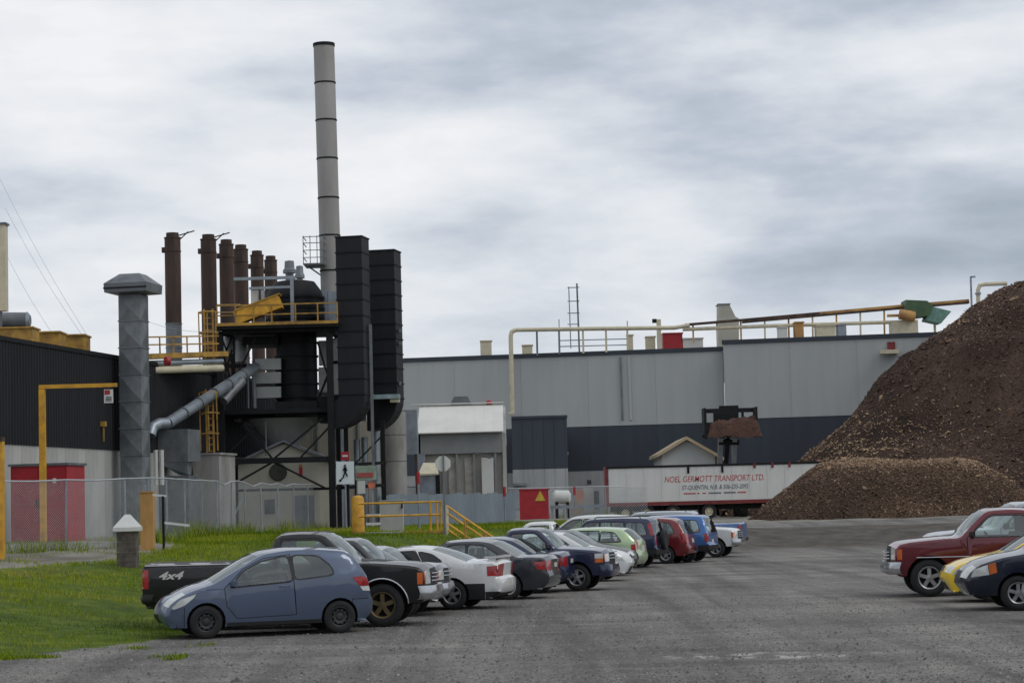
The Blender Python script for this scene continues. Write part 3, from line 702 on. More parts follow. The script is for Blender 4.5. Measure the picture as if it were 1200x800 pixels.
def suv(pm, **k):
    S = dict(L=4.55, hw=.885, belt=1.09, r=.36, axles=(.88, 3.55), sill=.40, paint=pm, rim='alloy', tw=.24, plan=(.14, .07), tumble=.24,
        outline=[(.12, .42, ''), (.02, .46, ''), (0, .62, ''), (.05, .70, ''), (.07, 1.08, 'r'), (.20, 1.50, ''), (.26, 1.60, 'e'), (.38, 1.68, ''), (1.2, 1.72, ''), (2.1, 1.71, ''), (2.55, 1.66, 'w'), (2.85, 1.40, ''), (3.16, 1.13, 'e'), (3.7, 1.06, ''), (4.28, .98, ''), (4.45, .88, ''), (4.50, .66, ''), (4.52, .55, ''), (4.44, .40, '')],
        windows=[[(.34, 1.12), (1.10, 1.12), (1.10, 1.56), (.50, 1.54)], [(1.20, 1.12), (2.02, 1.12), (2.02, 1.59), (1.20, 1.575)], [(2.09, 1.12), (2.98, 1.12), (2.56, 1.54), (2.45, 1.59), (2.09, 1.595)]],
        doors=[[(1.28, .72), (1.4, .46), (2.05, .45), (2.05, 1.63), (1.15, 1.62), (1.15, 1.0)], [(2.065, .45), (3.02, .45), (3.05, 1.1), (2.58, 1.58), (2.46, 1.635), (2.065, 1.63)]], handles=[(1.36, 1.0), (2.2, 1.0)],
        sidelamps=[('headlight', [(4.26, .74), (4.45, .74), (4.44, .88), (4.26, .93)]), ('tail_light', [(.05, .76), (.17, .76), (.17, 1.06), (.07, 1.06)])],
        rects=[('headlight', 'f', .72, .90, -1, -.6), ('headlight', 'f', .72, .90, .6, 1), ('grille', 'f', .72, .92, -.55, .55), ('tail_light', 'r', .76, 1.06, -1, -.84), ('tail_light', 'r', .76, 1.06, .84, 1), ('licence_plate', 'r', .72, .84, -.45, -.1)],
        bands=[('bumper', .30, .62, -.1, .42), ('bumper', .30, .66, 4.02, 4.7)], bumper_mat=M_BLACKPL, seats=[(2.25, 2), (1.35, 1)], dash=3.0, mirror=(2.95, 1.17))
    S.update(k); return S
def van(pm, **k):
    S = suv(pm)
    S.update(L=4.6, belt=1.05, r=.32, sill=.28, tumble=.26, axles=(.85, 3.65), plan=(.22, .12), rim='alloy',
        outline=[(.14, .30, ''), (.02, .38, ''), (0, .58, ''), (.05, .68, ''), (.12, 1.04, 'r'), (.35, 1.42, ''), (.48, 1.53, 'e'), (.70, 1.61, ''), (1.3, 1.66, ''), (2.1, 1.655, ''), (2.6, 1.58, 'w'), (3.0, 1.32, ''), (3.42, 1.05, 'e'), (3.9, .96, ''), (4.3, .84, ''), (4.5, .68, ''), (4.58, .5, ''), (4.48, .28, '')],
        windows=[[(.50, 1.08), (1.25, 1.08), (1.25, 1.52), (.72, 1.48)], [(1.35, 1.07), (2.1, 1.07), (2.1, 1.55), (1.35, 1.535)], [(2.17, 1.07), (3.15, 1.06), (2.7, 1.42), (2.5, 1.53), (2.17, 1.55)]],
        doors=[[(1.3, .62), (1.4, .34), (2.13, .34), (2.13, 1.585), (1.3, 1.57)], [(2.145, .34), (3.2, .34), (3.24, 1.02), (2.72, 1.46), (2.5, 1.57), (2.145, 1.585)]],
        sidelamps=[('headlight', [(4.18, .66), (4.48, .62), (4.42, .76), (4.2, .84)]), ('tail_light', [(.08, .76), (.24, .76), (.30, 1.12), (.16, 1.08)])],
        rects=[('headlight', 'f', .62, .80, -1, -.55), ('headlight', 'f', .62, .80, .55, 1), ('grille', 'f', .5, .64, -.45, .45), ('tail_light', 'r', .76, 1.1, -1, -.72), ('tail_light', 'r', .76, 1.1, .72, 1), ('licence_plate', 'r', .74, .88, -.2, .2)], bands=[], mirror=(3.12, 1.1))
    S.update(k); return S
def pickup(pm, **k):
    S = dict(L=5.55, hw=.965, belt=1.20, r=.385, axles=(1.22, 4.62), sill=.44, paint=pm, rim='alloy', tw=.26, plan=(.05, .03), tumble=.26, arch=1.2,
        outline=[(.06, .50, ''), (0, .56, 'c'), (0, 1.22, 'c'), (.03, 1.25, 'cb'), (2.42, 1.25, 'ec'), (2.46, 1.27, 'r'), (2.52, 1.62, ''), (2.56, 1.70, 'e'), (2.66, 1.765, ''), (3.0, 1.79, ''), (3.35, 1.775, ''), (3.52, 1.73, 'w'), (3.8, 1.48, ''), (4.06, 1.235, 'e'), (4.4, 1.21, ''), (5.1, 1.15, ''), (5.34, 1.10, ''), (5.42, 1.02, ''), (5.44, .72, ''), (5.40, .46, '')],
        windows=[[(2.66, 1.24), (3.86, 1.235), (3.50, 1.58), (3.38, 1.66), (2.70, 1.66)]],
        doors=[[(2.74, .52), (3.90, .52), (3.94, 1.21), (3.52, 1.63), (3.38, 1.71), (2.68, 1.71), (2.62, 1.2)]], handles=[(2.84, 1.1)],
        gaps=[(2.40, 2.45, .4, 1.3)],
        sidelamps=[('marker_light', [(5.30, .79), (5.40, .79), (5.40, 1.01), (5.30, 1.01)]), ('tail_light', [(.0, .82), (.13, .82), (.13, 1.18), (.0, 1.18)])],
        rects=[('headlight', 'f', .78, 1.02, -.93, -.58), ('headlight', 'f', .78, 1.02, .58, .93), ('marker_light', 'f', .78, 1.02, -1, -.93), ('marker_light', 'f', .78, 1.02, .93, 1), ('grille', 'f', .74, 1.05, -.58, .58), ('tail_light', 'r', .82, 1.18, -1, -.86), ('tail_light', 'r', .82, 1.18, .86, 1)],
        bumpers=[('f', .48, .74, .16, M_CHROME), ('r', .50, .70, .15, M_BLACKPL)], bed=(.04, 2.40, .78, 1.25), seats=[(3.05, 1)], dash=3.85, mirror=(3.82, 1.30), extra=[grille_bars(.82, .98, 3)])
    S.update(k); return S
def scaled(S, f):
    """A smaller or larger body of the same build."""
    T = dict(S); g = lambda q: tuple(v*f if isinstance(v, (int, float)) else v for v in q)
    for k in ('L', 'hw', 'r', 'sill', 'tw', 'dash'):
        if k in T and T[k]: T[k] = T[k]*f
    b = S['belt']; T['belt'] = (lambda x: b(x/f)*f) if callable(b) else b*f
    T['axles'] = g(S['axles']); T['outline'] = [g(p) for p in S['outline']]; T['plan'] = g(S['plan'])
    T['windows'] = [[g(p) for p in q] for q in S['windows']]; T['doors'] = [[g(p) for p in q] for q in S['doors']]; T['handles'] = [g(p) for p in S['handles']]
    T['sidelamps'] = [(n, [g(p) for p in q]) for n, q in S['sidelamps']]; T['rects'] = [(r[0], r[1], r[2]*f, r[3]*f, r[4], r[5]) for r in S['rects']]
    T['bands'] = [(b_[0],)+g(b_[1:]) for b_ in S.get('bands', [])]; T['seats'] = [(a*f, n) for a, n in S['seats']]; T['mirror'] = g(S['mirror'])
    T['bumpers'] = [(b_[0], b_[1]*f, b_[2]*f, b_[3]*f, b_[4]) for b_ in S.get('bumpers', [])]; T['gaps'] = [g(q) for q in S.get('gaps', [])]
    if 'bed' in S: T['bed'] = g(S['bed'])
    return T
def park(root, S, ax, side, px, py, deg, label, cat='car', group='vehicles parked in the left row', z=0.):
    """Put the given wheel's contact point on the pixel (px, py) of the lot; deg = heading, 0 = facing right, 180 = left."""
    a = rad(deg); lx = S['axles'][1 if ax == 'f' else 0]-S['L']/2; ly = side*(S['hw']-.1)
    g = G(px, py, z); root.location = (g.x-(lx*math.cos(a)-ly*math.sin(a)), g.y-(lx*math.sin(a)+ly*math.cos(a)), z); root.rotation_euler = (0, 0, a)
    tag(root, label, cat, group); return root
RW = 'vehicles parked nose to tail in the left row'; RR = 'vehicles parked along the right edge'
def car(name, S, ax, side, px, py, deg, label, cat='car', group=RW, z=0.): return park(build_car(name, S), S, ax, side, px, py, deg, label, cat, group, z)
P_BLUE = paint('steel_blue', (80, 93, 116), metal=.4); P_BLK = paint('black', (14, 14, 16), .06, .6); P_GREY = paint('graphite', (52, 54, 60), metal=.4); P_NAVY = paint('navy', (34, 42, 72), metal=.4)
P_WHITE = paint('white', (206, 208, 208), .05); P_SILV = paint('silver', (150, 155, 160), metal=.4); P_GREEN = paint('pale_green', (176, 198, 158), metal=.4); P_MAR = paint('maroon', (98, 26, 38), metal=.4)
P_BRED = paint('dark_red', (110, 30, 34), metal=.4); P_CRV = paint('mid_blue', (58, 102, 160), metal=.4); P_YEL = paint('yellow', (232, 196, 40)); P_DNAVY = paint('dark_navy', (20, 27, 46), metal=.4)
S = hatch(P_BLUE); a, b = G(236, 748), G(398, 741)
car('parked_hatchback', S, 'r', 1, 398, 741, 180+math.degrees(math.atan2(b.y-a.y, b.x-a.x)), 'steel blue three-door hatchback with black steel wheels, nearest of the left row')
S = pickup(P_BLK, rim='brass', r=.41, extra=[grille_bars(.84, .98, 3), arch_trim(M_CHROME), side_text('4x4', .55, 1.0, .2, M_WHITE)], bumpers=[('f', .50, .76, .16, M_CHROME), ('r', .52, .72, .15, M_BLACKPL)])
car('parked_pickup', S, 'f', -1, 449, 734, -4, 'black pickup truck with chrome front bumper parked behind the steel blue hatchback', 'pickup truck')
S = scaled(pickup(P_GREY), .9); car('parked_pickup', S, 'f', -1, 474, 722, -5, 'grey pickup truck beside the black pickup, chrome bumper showing', 'pickup truck')
S = sedan(P_SILV); car('parked_sedan', S, 'r', 1, 470, 717, 170, 'silver sedan between the grey pickup and the white coupe')
S = coupe(P_WHITE, glass={0: M_TINT, 1: M_TINT}); car('parked_coupe', S, 'r', 1, 531, 714, 168, 'white two-door coupe with black lower body and tinted windows')
S = sedan(P_GREY, cladding=M_BLACKPL); car('parked_sedan', S, 'r', 1, 597, 702, 166, 'dark grey sedan with round-edged boot parked next to the white coupe')
S = sedan(P_NAVY); car('parked_sedan', S, 'r', 1, 619, 695, 165, 'navy blue sedan behind the dark grey sedan')
S = scaled(pickup(P_NAVY, rim='alloy', sidelamps=[('headlight', [(5.16, .92), (5.40, .92), (5.40, 1.06), (5.16, 1.06)]), ('marker_light', [(5.16, .80), (5.40, .80), (5.40, .91), (5.16, .91)]), ('tail_light', [(.0, .82), (.13, .82), (.13, 1.18), (.0, 1.18)])], bumpers=[('f', .40, .74, .14, P_NAVY), ('r', .50, .70, .15, M_BLACKPL)]), .9)
car('parked_pickup', S, 'f', -1, 677, 692, -12, 'navy pickup truck facing out with alloy wheels and amber corner lamp', 'pickup truck')
S = sedan(P_WHITE); car('parked_sedan', S, 'f', -1, 700, 681, -12, 'white sedan facing out, only its nose showing past the navy pickup')
S = sedan(P_BLK); car('parked_sedan', S, 'f', -1, 708, 675, -12, 'black sedan facing out in front of the pale green wagon')
S = hatch(P_GREEN, L=4.35, outline=[(.14, .28, ''), (.03, .40, ''), (0, .58, ''), (.045, .68, ''), (.07, .95, ''), (.12, 1.04, 'r'), (.38, 1.30, ''), (.48, 1.36, 'e'), (.62, 1.40, ''), (1.2, 1.44, ''), (1.9, 1.44, ''), (2.3, 1.40, ''), (2.5, 1.35, 'w'), (2.9, 1.14, ''), (3.3, .97, 'e'), (3.7, .88, ''), (4.05, .77, ''), (4.24, .64, ''), (4.32, .50, ''), (4.35, .36, ''), (4.25, .24, '')], belt=1.0, axles=(.82, 3.5),
    windows=[[(.52, 1.02), (1.2, 1.02), (1.2, 1.35), (.78, 1.31)], [(1.28, 1.01), (2.0, 1.01), (2.0, 1.365), (1.28, 1.36)], [(2.06, 1.01), (2.98, .99), (2.58, 1.25), (2.35, 1.35), (2.06, 1.365)]], doors=[[(1.24, .34), (2.03, .34), (2.03, 1.40), (1.24, 1.39)], [(2.045, .34), (3.05, .34), (3.08, .95), (2.6, 1.30), (2.36, 1.385), (2.045, 1.40)]], handles=[(1.4, .9), (2.2, .9)],
    sidelamps=[('headlight', [(3.82, .78), (4.1, .70), (4.2, .58), (3.9, .62)]), ('tail_light', [(.06, .70), (.2, .70), (.22, .92), (.08, .94)])], seats=[(2.3, 2), (1.45, 1)], dash=3.1, mirror=(3.0, 1.0), rim='alloy')
car('parked_wagon', S, 'r', 1, 719, 672, 163, 'pale green hatchback wagon in the middle of the left row')
S = scaled(pickup(P_WHITE), .92); car('parked_pickup', S, 'r', 1, 690, 668, 170, 'white pickup truck whose cab shows above the navy pickup', 'pickup truck')
S = suv(P_NAVY, sidelamps=[('headlight', [(4.26, .74), (4.45, .74), (4.44, .88), (4.26, .93)]), ('tail_light', [(.08, 1.12), (.22, 1.12), (.34, 1.52), (.24, 1.56)])], extra=[spare, rack]); car('parked_suv', S, 'r', 1, 742, 665, 162, 'navy sport utility vehicle with spare wheel and tall tail lamps')
S = scaled(van(P_WHITE), 1.08); car('parked_van', S, 'r', 1, 726, 660, 165, 'white minivan, only its roof showing above the navy sport utility vehicle', 'van')
S = van(P_BRED); car('parked_van', S, 'r', 1, 781, 660, 161, 'dark red minivan between the navy and the mid blue sport utility vehicles', 'van')
S = suv(P_CRV, extra=[]); car('parked_suv', S, 'r', 1, 805, 658.5, 161, 'mid blue sport utility vehicle near the far end of the left row')
S = scaled(suv(P_SILV, extra=[rack], tone2=P_CRV), 1.08); car('parked_suv', S, 'r', 1, 795, 654, 166, 'silver sport utility vehicle, roof and roof rails showing behind the dark red minivan')
S = scaled(pickup(P_WHITE), .97); car('parked_pickup', S, 'f', -1, 839, 652.5, -16, 'white pickup truck facing out at the far end of the left row', 'pickup truck')
S = pickup(P_CRV); car('parked_pickup', S, 'r', 1, 836, 648, 164, 'blue pickup truck, farthest of the left row, tailgate towards us', 'pickup truck')
S = scaled(pickup(P_MAR, r=.395, axles=(1.22, 4.74), rim='alloy', extra=[grille_bars(.84, .98, 3), side_mould(.86, .2, 5.2, M_CHROME, .012)]), 1.04); car('parked_pickup', S, 'f', 1, 1090, 698.5, 175, 'maroon pickup truck with chrome bumper and five-spoke wheels', 'pickup truck', RR)
S = sedan(P_YEL); car('parked_sedan', S, 'f', 1, 1164, 705, 176, 'bright yellow car nosing out between the maroon pickup and the dark minivan', 'car', RR)
S = scaled(van(P_DNAVY, sidelamps=[('headlight', [(4.16, .66), (4.48, .62), (4.42, .76), (4.18, .84)]), ('marker_light', [(4.02, .70), (4.15, .665), (4.17, .845), (4.04, .88)]), ('tail_light', [(.08, .76), (.24, .76), (.30, 1.12), (.16, 1.08)])]), 1.04); car('parked_van', S, 'f', 1, 1194, 715, 176, 'dark navy minivan with amber corner lamp at the right edge', 'van', RR)
S = sedan(P_SILV); car('parked_sedan', S, 'f', 1, 1279, 730, 178, 'silver car whose nose just enters the right edge of the picture', 'car', RR)
S = scaled(pickup(P_SILV), 1.1); car('parked_pickup', S, 'f', 1, 1139, 684, 180, 'large silver pickup truck behind the maroon pickup', 'pickup truck', RR)
# ------------------------------------------------ the mill on the left (walls run at ~11 degrees to the view)
YZ = 1.42; WU = Vector((.196, .981, 0)).normalized(); WN = Vector((WU.y, -WU.x, 0)); WANG = math.atan2(WU.y, WU.x)-PI/2
def wall_pt(d, off=0., z=0.):
    p = Vector((-18.4+.2*(d-78), d, z)); return p+WN*off
def turned(mb, c, ang=WANG):
    R_ = Matrix.Rotation(ang, 3, 'Z'); c = Vector(c); mb.v = [tuple(R_ @ (Vector(p)-c)+c) for p in mb.v]; return mb
def copies(proto, parent, mats_):
    """share one mesh between alike pieces"""
    for i, mw in enumerate(mats_):
        o = proto if i == 0 else proto.copy()
        if i: COL.objects.link(o); o.parent = parent; ORG[o.name] = ORG[parent.name]
        o.matrix_local = mw
bz = wall_pt(58); fb = empty('factory_building', (bz.x, bz.y, YZ), 'long black-clad factory hall with pale concrete base along the left edge', 'building')
def along(t, z=0., off=0.): return Matrix.Translation(WU*t+WN*off+Vector((0, 0, z))) @ Matrix.Rotation(WANG, 4, 'Z')
ZC, ZT = 5.02, 8.68
pm_ = MB(); prof = []
for k in range(4):
    y = k*.25; prof += [(0., y), (0., y+.10), (.045, y+.13), (.045, y+.20), (0., y+.235)]
prof.append((0., .985))
v = [(x, y, z) for z in (-.07, ZT-ZC) for x, y in prof]; n = len(prof); pm_.add(v, [(i, i+1, i+1+n, i+n) for i in range(n-1)])
pr = pm_.build('cladding_panel', M_BLKCL, fb, world=False); copies(pr, fb, [along(i*1.0, ZC-YZ, .02) for i in range(70)])
pm_ = MB(); pm_.box(-.25, 0, .01, 1.985, -1.5, ZC-YZ-.02); pr = pm_.build('concrete_panel', M_CONCL, fb, world=False); copies(pr, fb, [along(i*2.0) for i in range(35)])
pm_ = MB(); pm_.box(-.12, .10, 0, 70, ZT-YZ, ZT-YZ+.16); o = pm_.build('roof_flashing', M_BLKST, fb, world=False); o.matrix_local = along(0)
pm_ = MB(); pm_.box(-45, -.3, 0, 70, ZT-YZ-.4, ZT-YZ-.05); o = pm_.build('roof', mat('roof_membrane', (150, 150, 148), .9), fb, world=False); o.matrix_local = along(0)
pm_ = MB(); pm_.box(-45, -.3, .3, .5, -1.5, ZT-YZ-.45); o = pm_.build('end_wall', M_CONCL, fb, world=False); o.matrix_local = along(0)
for t in (23.5, 29.5):
    o = MB().box(-.1, .1, -.1, .1, -.1, .1).bar((0, 0, -.1), (0, 0, -.7), .05).build('wall_lamp', M_YELD, fb, world=False); o.matrix_local = along(t, ZC-YZ+.95, .16)
o = MB().tube([(0, 0, 0), (0, 0, .5)], .09).build('conduit', M_GALV, fb, world=False); o.matrix_local = along(36.2, ZC-YZ+.35, .16)

# red steel cabinet against the hall
r0 = P(46, 632, 76); rc = empty('red_cabinet', (r0.x, 76, YZ), 'big red steel cabinet standing in front of the factory hall', 'cabinet')
def aligned(name, m, parent, x0, x1, y0, y1, d, depth, ang=WANG, smooth=None):
    b = MB(); b.pbox(x0, x1, y0, y1, d, depth); c = P((x0+x1)/2, (y0+y1)/2, d); turned(b, (c.x, c.y, 0), ang); return b.build(name, m, parent, smooth)
b = MB(); b.box(-1.05, 1.05, 0, 1.6, -.1, 2.66); turned(b, (0, 0, 0)); b.build('cabinet_body', M_REDP, rc, world=False)
b = MB(); b.box(-1.12, 1.12, -.06, 1.66, 2.665, 2.75); turned(b, (0, 0, 0)); b.build('lid', M_GALVD, rc, world=False)
for sx in (-1, 0.02):
    b = MB(); b.box(sx, sx+.98, -.04, -.005, .08, 2.58); turned(b, (0, 0, 0)); dr = b.build('door', M_REDP, rc, world=False)
    b = MB(); b.bar((.06*(1 if sx > -.5 else -1), -.075, 1.2), (.06*(1 if sx > -.5 else -1), -.075, 1.5), .035); turned(b, (0, 0, 0)); b.build('handle', M_BLKST, dr, world=False)
b = MB(); b.box(.55, .67, -.06, -.045, 2.05, 2.22); turned(b, (0, 0, 0)); b.build('notice', M_WHITE, rc, world=False)

# yellow height-limit gallows with its hanging sign
q0 = P(51, 632, 73); yg = empty('height_gauge', (q0.x, 73, YZ-.2), 'yellow steel gallows post with a hanging clearance sign', 'post')
zt_ = P(47, 456, 73).z; x1_ = P(137, 452, 73).x
part('post', M_YEL, yg, lambda b: b.box(q0.x-.10, q0.x+.10, 72.9, 73.1, YZ-.2, zt_))
part('arm', M_YEL, yg, lambda b: b.bar((q0.x-.10, 73, zt_+.08), (x1_, 73, zt_+.08), .14, .13))
sg = part('sign', M_WHITE, yg, lambda b: b.box(P(122, 463, 73).x, P(132.5, 463, 73).x, 72.98, 73.02, P(127, 472, 73).z, P(127, 456, 73).z))
part('symbol', M_REDP, sg, lambda b: b.box(P(122.8, 463, 73).x, P(129, 463, 73).x, 72.962, 72.976, P(127, 462, 73).z, P(127, 457, 73).z))
for k in range(3): part('writing', M_BLKST, sg, lambda b: b.box(P(124, 463, 73).x, P(131, 463, 73).x, 72.962, 72.976, P(127, 465.6+2*k, 73).z, P(127, 464.8+2*k, 73).z))
part('chain', M_BLKST, yg, lambda b: b.bar((P(124, 455, 73).x, 73, zt_), (P(124, 455, 73).x, 73, P(127, 456, 73).z), .03))

# galvanised square duct with mushroom cap
dc = wall_pt(88.5, .86); gd = empty('galvanised_duct', (dc.x, dc.y, YZ), 'square galvanised exhaust duct with a flared cap rising beside the hall', 'duct')
def cross_box(w_, h_, out_=.075):
    b = MB(); hw_ = w_/2; c = [(-hw_, -hw_), (hw_, -hw_), (hw_, hw_), (-hw_, hw_)]
    for i in range(4):
        p, q = c[i], c[(i+1) % 4]; m_ = ((p[0]+q[0])/2, (p[1]+q[1])/2); L_ = math.hypot(*m_); k = 1+out_/L_
        b.add([(p[0], p[1], .02), (q[0], q[1], .02), (q[0], q[1], h_-.02), (p[0], p[1], h_-.02), (m_[0]*k, m_[1]*k, h_/2)], [(0, 1, 4), (1, 2, 4), (2, 3, 4), (3, 0, 4)])
    b.box(-hw_-.03, hw_+.03, -hw_-.03, hw_+.03, -.025, .025); return b
hd = (P(157, 346, 88.5).z-YZ); ns_ = 9; sh = hd/ns_; RZ = Matrix.Rotation(WANG, 4, 'Z')
pr = cross_box(.93, sh).build('duct_section', M_GALVD, gd, world=False); copies(pr, gd, [Matrix.Translation((0, 0, i*sh)) @ RZ for i in range(ns_)])
b = MB(); h0 = hd
def frus(b, w0, z0, w1, z1, w2=None):
    b.add([(-w0, -w0, z0), (w0, -w0, z0), (w0, w0, z0), (-w0, w0, z0), (-w1, -w1, z1), (w1, -w1, z1), (w1, w1, z1), (-w1, w1, z1)], [(3, 2, 1, 0), (4, 5, 6, 7), (0, 1, 5, 4), (1, 2, 6, 5), (2, 3, 7, 6), (3, 0, 4, 7)])
frus(b, .47, h0, .90, h0+.06); frus(b, .90, h0+.062, .92, h0+.42); frus(b, .92, h0+.422, .42, h0+.84); turned(b, (0, 0, 0)); b.build('cap', M_GALVD, gd, world=False)
b = MB(); b.box(-.93, .93, -.945, -.925, h0+.2, h0+.26); turned(b, (0, 0, 0)); b.build('cap_seam', M_BLKST, gd, world=False)

# hopper, inclined pipe, concrete pier, ladders
hp = empty('galvanised_hopper', tuple(P(200, 560, 93))[:2]+(YZ,), 'grey sheet-metal hopper between the square duct and the concrete pier', 'hopper')
aligned('box', M_GALVD, hp, 184, 221, 503, 541, 93, 1.6); 
def funnel(b):
    c = P(202, 541, 93); w0 = .62; b.add([(c.x-w0, 93.1, c.z), (c.x+w0, 93.1, c.z), (c.x+w0, 94.6, c.z), (c.x-w0, 94.6, c.z), (c.x+.2, 93.4, c.z-.55), (c.x+w0, 93.3, c.z-.55), (c.x+w0, 94.2, c.z-.55), (c.x+.2, 94.2, c.z-.55)], [(0, 1, 5, 4), (1, 2, 6, 5), (2, 3, 7, 6), (3, 0, 4, 7), (4, 5, 6, 7)])
part('funnel', M_GALV, hp, funnel); aligned('lower_casing', M_GALVD, hp, 186, 222, 557, 625, 93.2, 1.3)
for x_ in (182.5, 189): part('pipe', M_WHITE, hp, lambda b: b.tube([P(x_, 527, 92), P(x_+.8, 568, 92)], .1, 8), 40)
ip = empty('inclined_pipe', tuple(P(186, 500, 92))[:2]+(YZ,), 'silver round pipe slanting from the hopper up into the black tower', 'pipe')
pa, pb = P(196, 496, 93), P(300, 430, 101)
for k in range(6): part('pipe_section', M_GALV, ip, lambda b: b.tube([pa.lerp(pb, k/6+.004), pa.lerp(pb, (k+1)/6-.004)], .25, 16), 40)
for k in range(1, 6): part('flange', M_GALVD, ip, lambda b: b.tube([pa.lerp(pb, k/6-.003), pa.lerp(pb, k/6+.003)], .29, 16), 40)
part('elbow', M_GALV, ip, lambda b: b.tube([P(176, 510, 92.2), P(179, 500, 92.4), P(187, 496, 92.7), pa], .25, 14), 40)
part('branch', M_GALVD, ip, lambda b: b.tube([P(262, 470, 98), P(284, 446, 99)], .22, 12), 40)
cp = empty('concrete_pier', tuple(P(242, 600, 96))[:2]+(YZ,), 'weathered pale concrete pier left of the black tower', 'pier')
aligned('block', M_CONC, cp, 226, 258, 533, 628, 96, 2.2); aligned('top_slab', M_CONC, cp, 225, 259, 530.5, 532.8, 95.95, 2.3)
def ladder(name, xa, xb, ya, yb, d, label, gr='yellow caged ladders'):
    r = empty(name, tuple(P(xa, yb, d)), label, 'ladder', gr)
    for x_ in (xa, xb): part('stringer', M_YELD, r, lambda b: b.bar(P(x_, ya, d), P(x_+(yb-ya)*.026, yb, d), .08))
    n_ = int((yb-ya)/7)
    for k in range(n_):
        y_ = ya+(k+.5)*(yb-ya)/n_; part('rung', M_YELD, r, lambda b: b.bar(P(xa+(y_-ya)*.026, y_, d), P(xb+(y_-ya)*.026, y_, d), .045))
    for k in range(max(2, int((yb-ya)/24))):
        y_ = ya+4+k*24; c = (P(xa, y_, d)+P(xb, y_, d))/2; part('cage_hoop', M_YELD, r, lambda b: b.tube([c+Vector((.42*math.sin(a), -.1-.6*math.cos(a)+.2, 0)) for a in np.linspace(-2.2, 2.2, 11)], .035, 5, False))
    for sx in (-.38, 0, .38): part('cage_strap', M_YELD, r, lambda b: b.bar(P((xa+xb)/2, ya+4, d)+Vector((sx, -.42, 0)), P((xa+xb)/2+(yb-ya)*.026, yb-4, d)+Vector((sx, -.42, 0)), .05))
ladder('caged_ladder', 241, 249, 456, 532, 97, 'yellow caged ladder standing on the concrete pier')
ladder('caged_ladder', 239, 249, 362, 432, 97.5, 'upper yellow caged ladder beside the tower platform')

# rust-brown stacks on the hall roof
ST = [(202, 19, 273, 104, 'first and tallest on the left'), (244, 18.5, 275, 107, 'second from the left'), (265, 17, 281, 109.5, 'third from the left'), (282, 17, 287, 112, 'fourth from the left'), (301, 15.5, 294, 115, 'fifth from the left'), (317, 15, 300, 117.5, 'last on the right')]
for i, (x_, w_, yt, d, wh) in enumerate(ST):
    s = FPX/d; rr = w_/2/s; top = P(x_, yt, d); rt = empty('rusty_stack', (top.x, d, ZT-.1), 'rust-brown round stack on the hall roof, '+wh, 'stack', 'row of rust-brown stacks')
    zz = [ZT-.1, ZT+1.6, ZT+2.75 if i == 0 else ZT+3.6, top.z-.9, top.z-.25]
    for a, c in zip(zz[:-1], zz[1:]): part('stack_section', (M_GALVD if (i == 0 and a < ZT+2) else M_RUST), rt, lambda b: b.lathe([(rr, a), (rr, c-.02), (rr+.025, c-.02), (rr+.025, c+.03), (rr, c+.03)], 'z', 18, (top.x, d, 0)), 35)
    part('rain_collar', M_RUST, rt, lambda b: b.lathe([(rr*.8, top.z-.22), (rr*.78, top.z), (rr*.6, top.z), (rr*.6, top.z-.3)], 'z', 18, (top.x, d, 0)), 35)
    if i < 2: part('spark_arm', M_BLKST, rt, lambda b: b.bar((top.x+rr*.6, d, top.z-.15), (top.x+rr+.7, d-.2, top.z+.05), .05).bar((top.x+rr, d, top.z-.3), (top.x+rr+.4, d-.2, top.z+.02), .04))
    part('bracket', M_RUST, rt, lambda b: b.box(top.x-rr-.12, top.x-rr+.1, d-.15, d+.1, top.z-.95, top.z-.7))
for x_, yt, w_, d, lb in ((339, 306, 12, 120, 'grey round vent cap showing above the black vessel'), (351, 312, 9, 122, 'smaller grey vent cap just right of its twin')):
    s = FPX/d; top = P(x_, yt, d); rr = w_/2/s; rt = empty('vent_cap', (top.x, d, ZT-.1), lb, 'vent')
    part('pipe', M_GALVD, rt, lambda b: b.lathe([(rr*.8, ZT-.1), (rr*.8, top.z-.5)], 'z', 14, (top.x, d, 0)), 35)
    part('hood', M_GALVD, rt, lambda b: b.lathe([(rr*.6, top.z-.7), (rr*1.3, top.z-.68), (rr*1.3, top.z-.5), (rr, top.z-.4), (rr*.9, top.z), (.01, top.z+.05)], 'z', 14, (top.x, d, 0)), 35)

# roof gear at far left
o = empty('yellow_gallery', tuple(P(50, 410, 84))[:2]+(ZT-.2,), 'weathered yellow box girders of a roof gallery at the left edge', 'girder')
for k, (x0, x1, y0, y1, d) in enumerate(((-20, 38, 385, 403, 82), (39, 70, 390, 407, 84.5), (71, 99, 393.5, 412, 87))):
    aligned('girder', M_YELD, o, x0, x1, y0, y1, d, 1.2, 0); aligned('flange', M_YELD, o, x0-.5, x1+.5, y0-2.2, y0-.3, d-.1, 1.4, 0)
aligned('end_post', M_YELD, o, 98.5, 102, 392, 416, 87.5, .3, 0)
o = empty('fan_housing', tuple(P(10, 390, 86))[:2]+(ZT+.4,), 'grey metal fan housing on the roof above the yellow girders', 'fan')
ca, cb_ = P(-12, 375.5, 86), P(32, 375.5, 86); part('drum', M_GALVD, o, lambda b: b.tube([ca, cb_], .33, 18), 35); part('end_cap', M_GALV, o, lambda b: b.tube([cb_, cb_+Vector((.12, 0, 0))], [.36, .22], 18), 35)
part('saddle', M_BLKST, o, lambda b: b.box(ca.x+.2, cb_.x-.1, 85.7, 86.3, ZT-.1, ca.z-.3))
o = empty('cream_stack', tuple(P(2, 365, 84))[:2]+(ZT-.1,), 'cream square stack cut by the left edge of the picture', 'stack')
aligned('shaft', M_CREAM, o, -9, 6, 263, 364, 84, .5, 0); aligned('support', M_GALVD, o, -4, 1.5, 364.2, 420, 84.1, .2, 0)
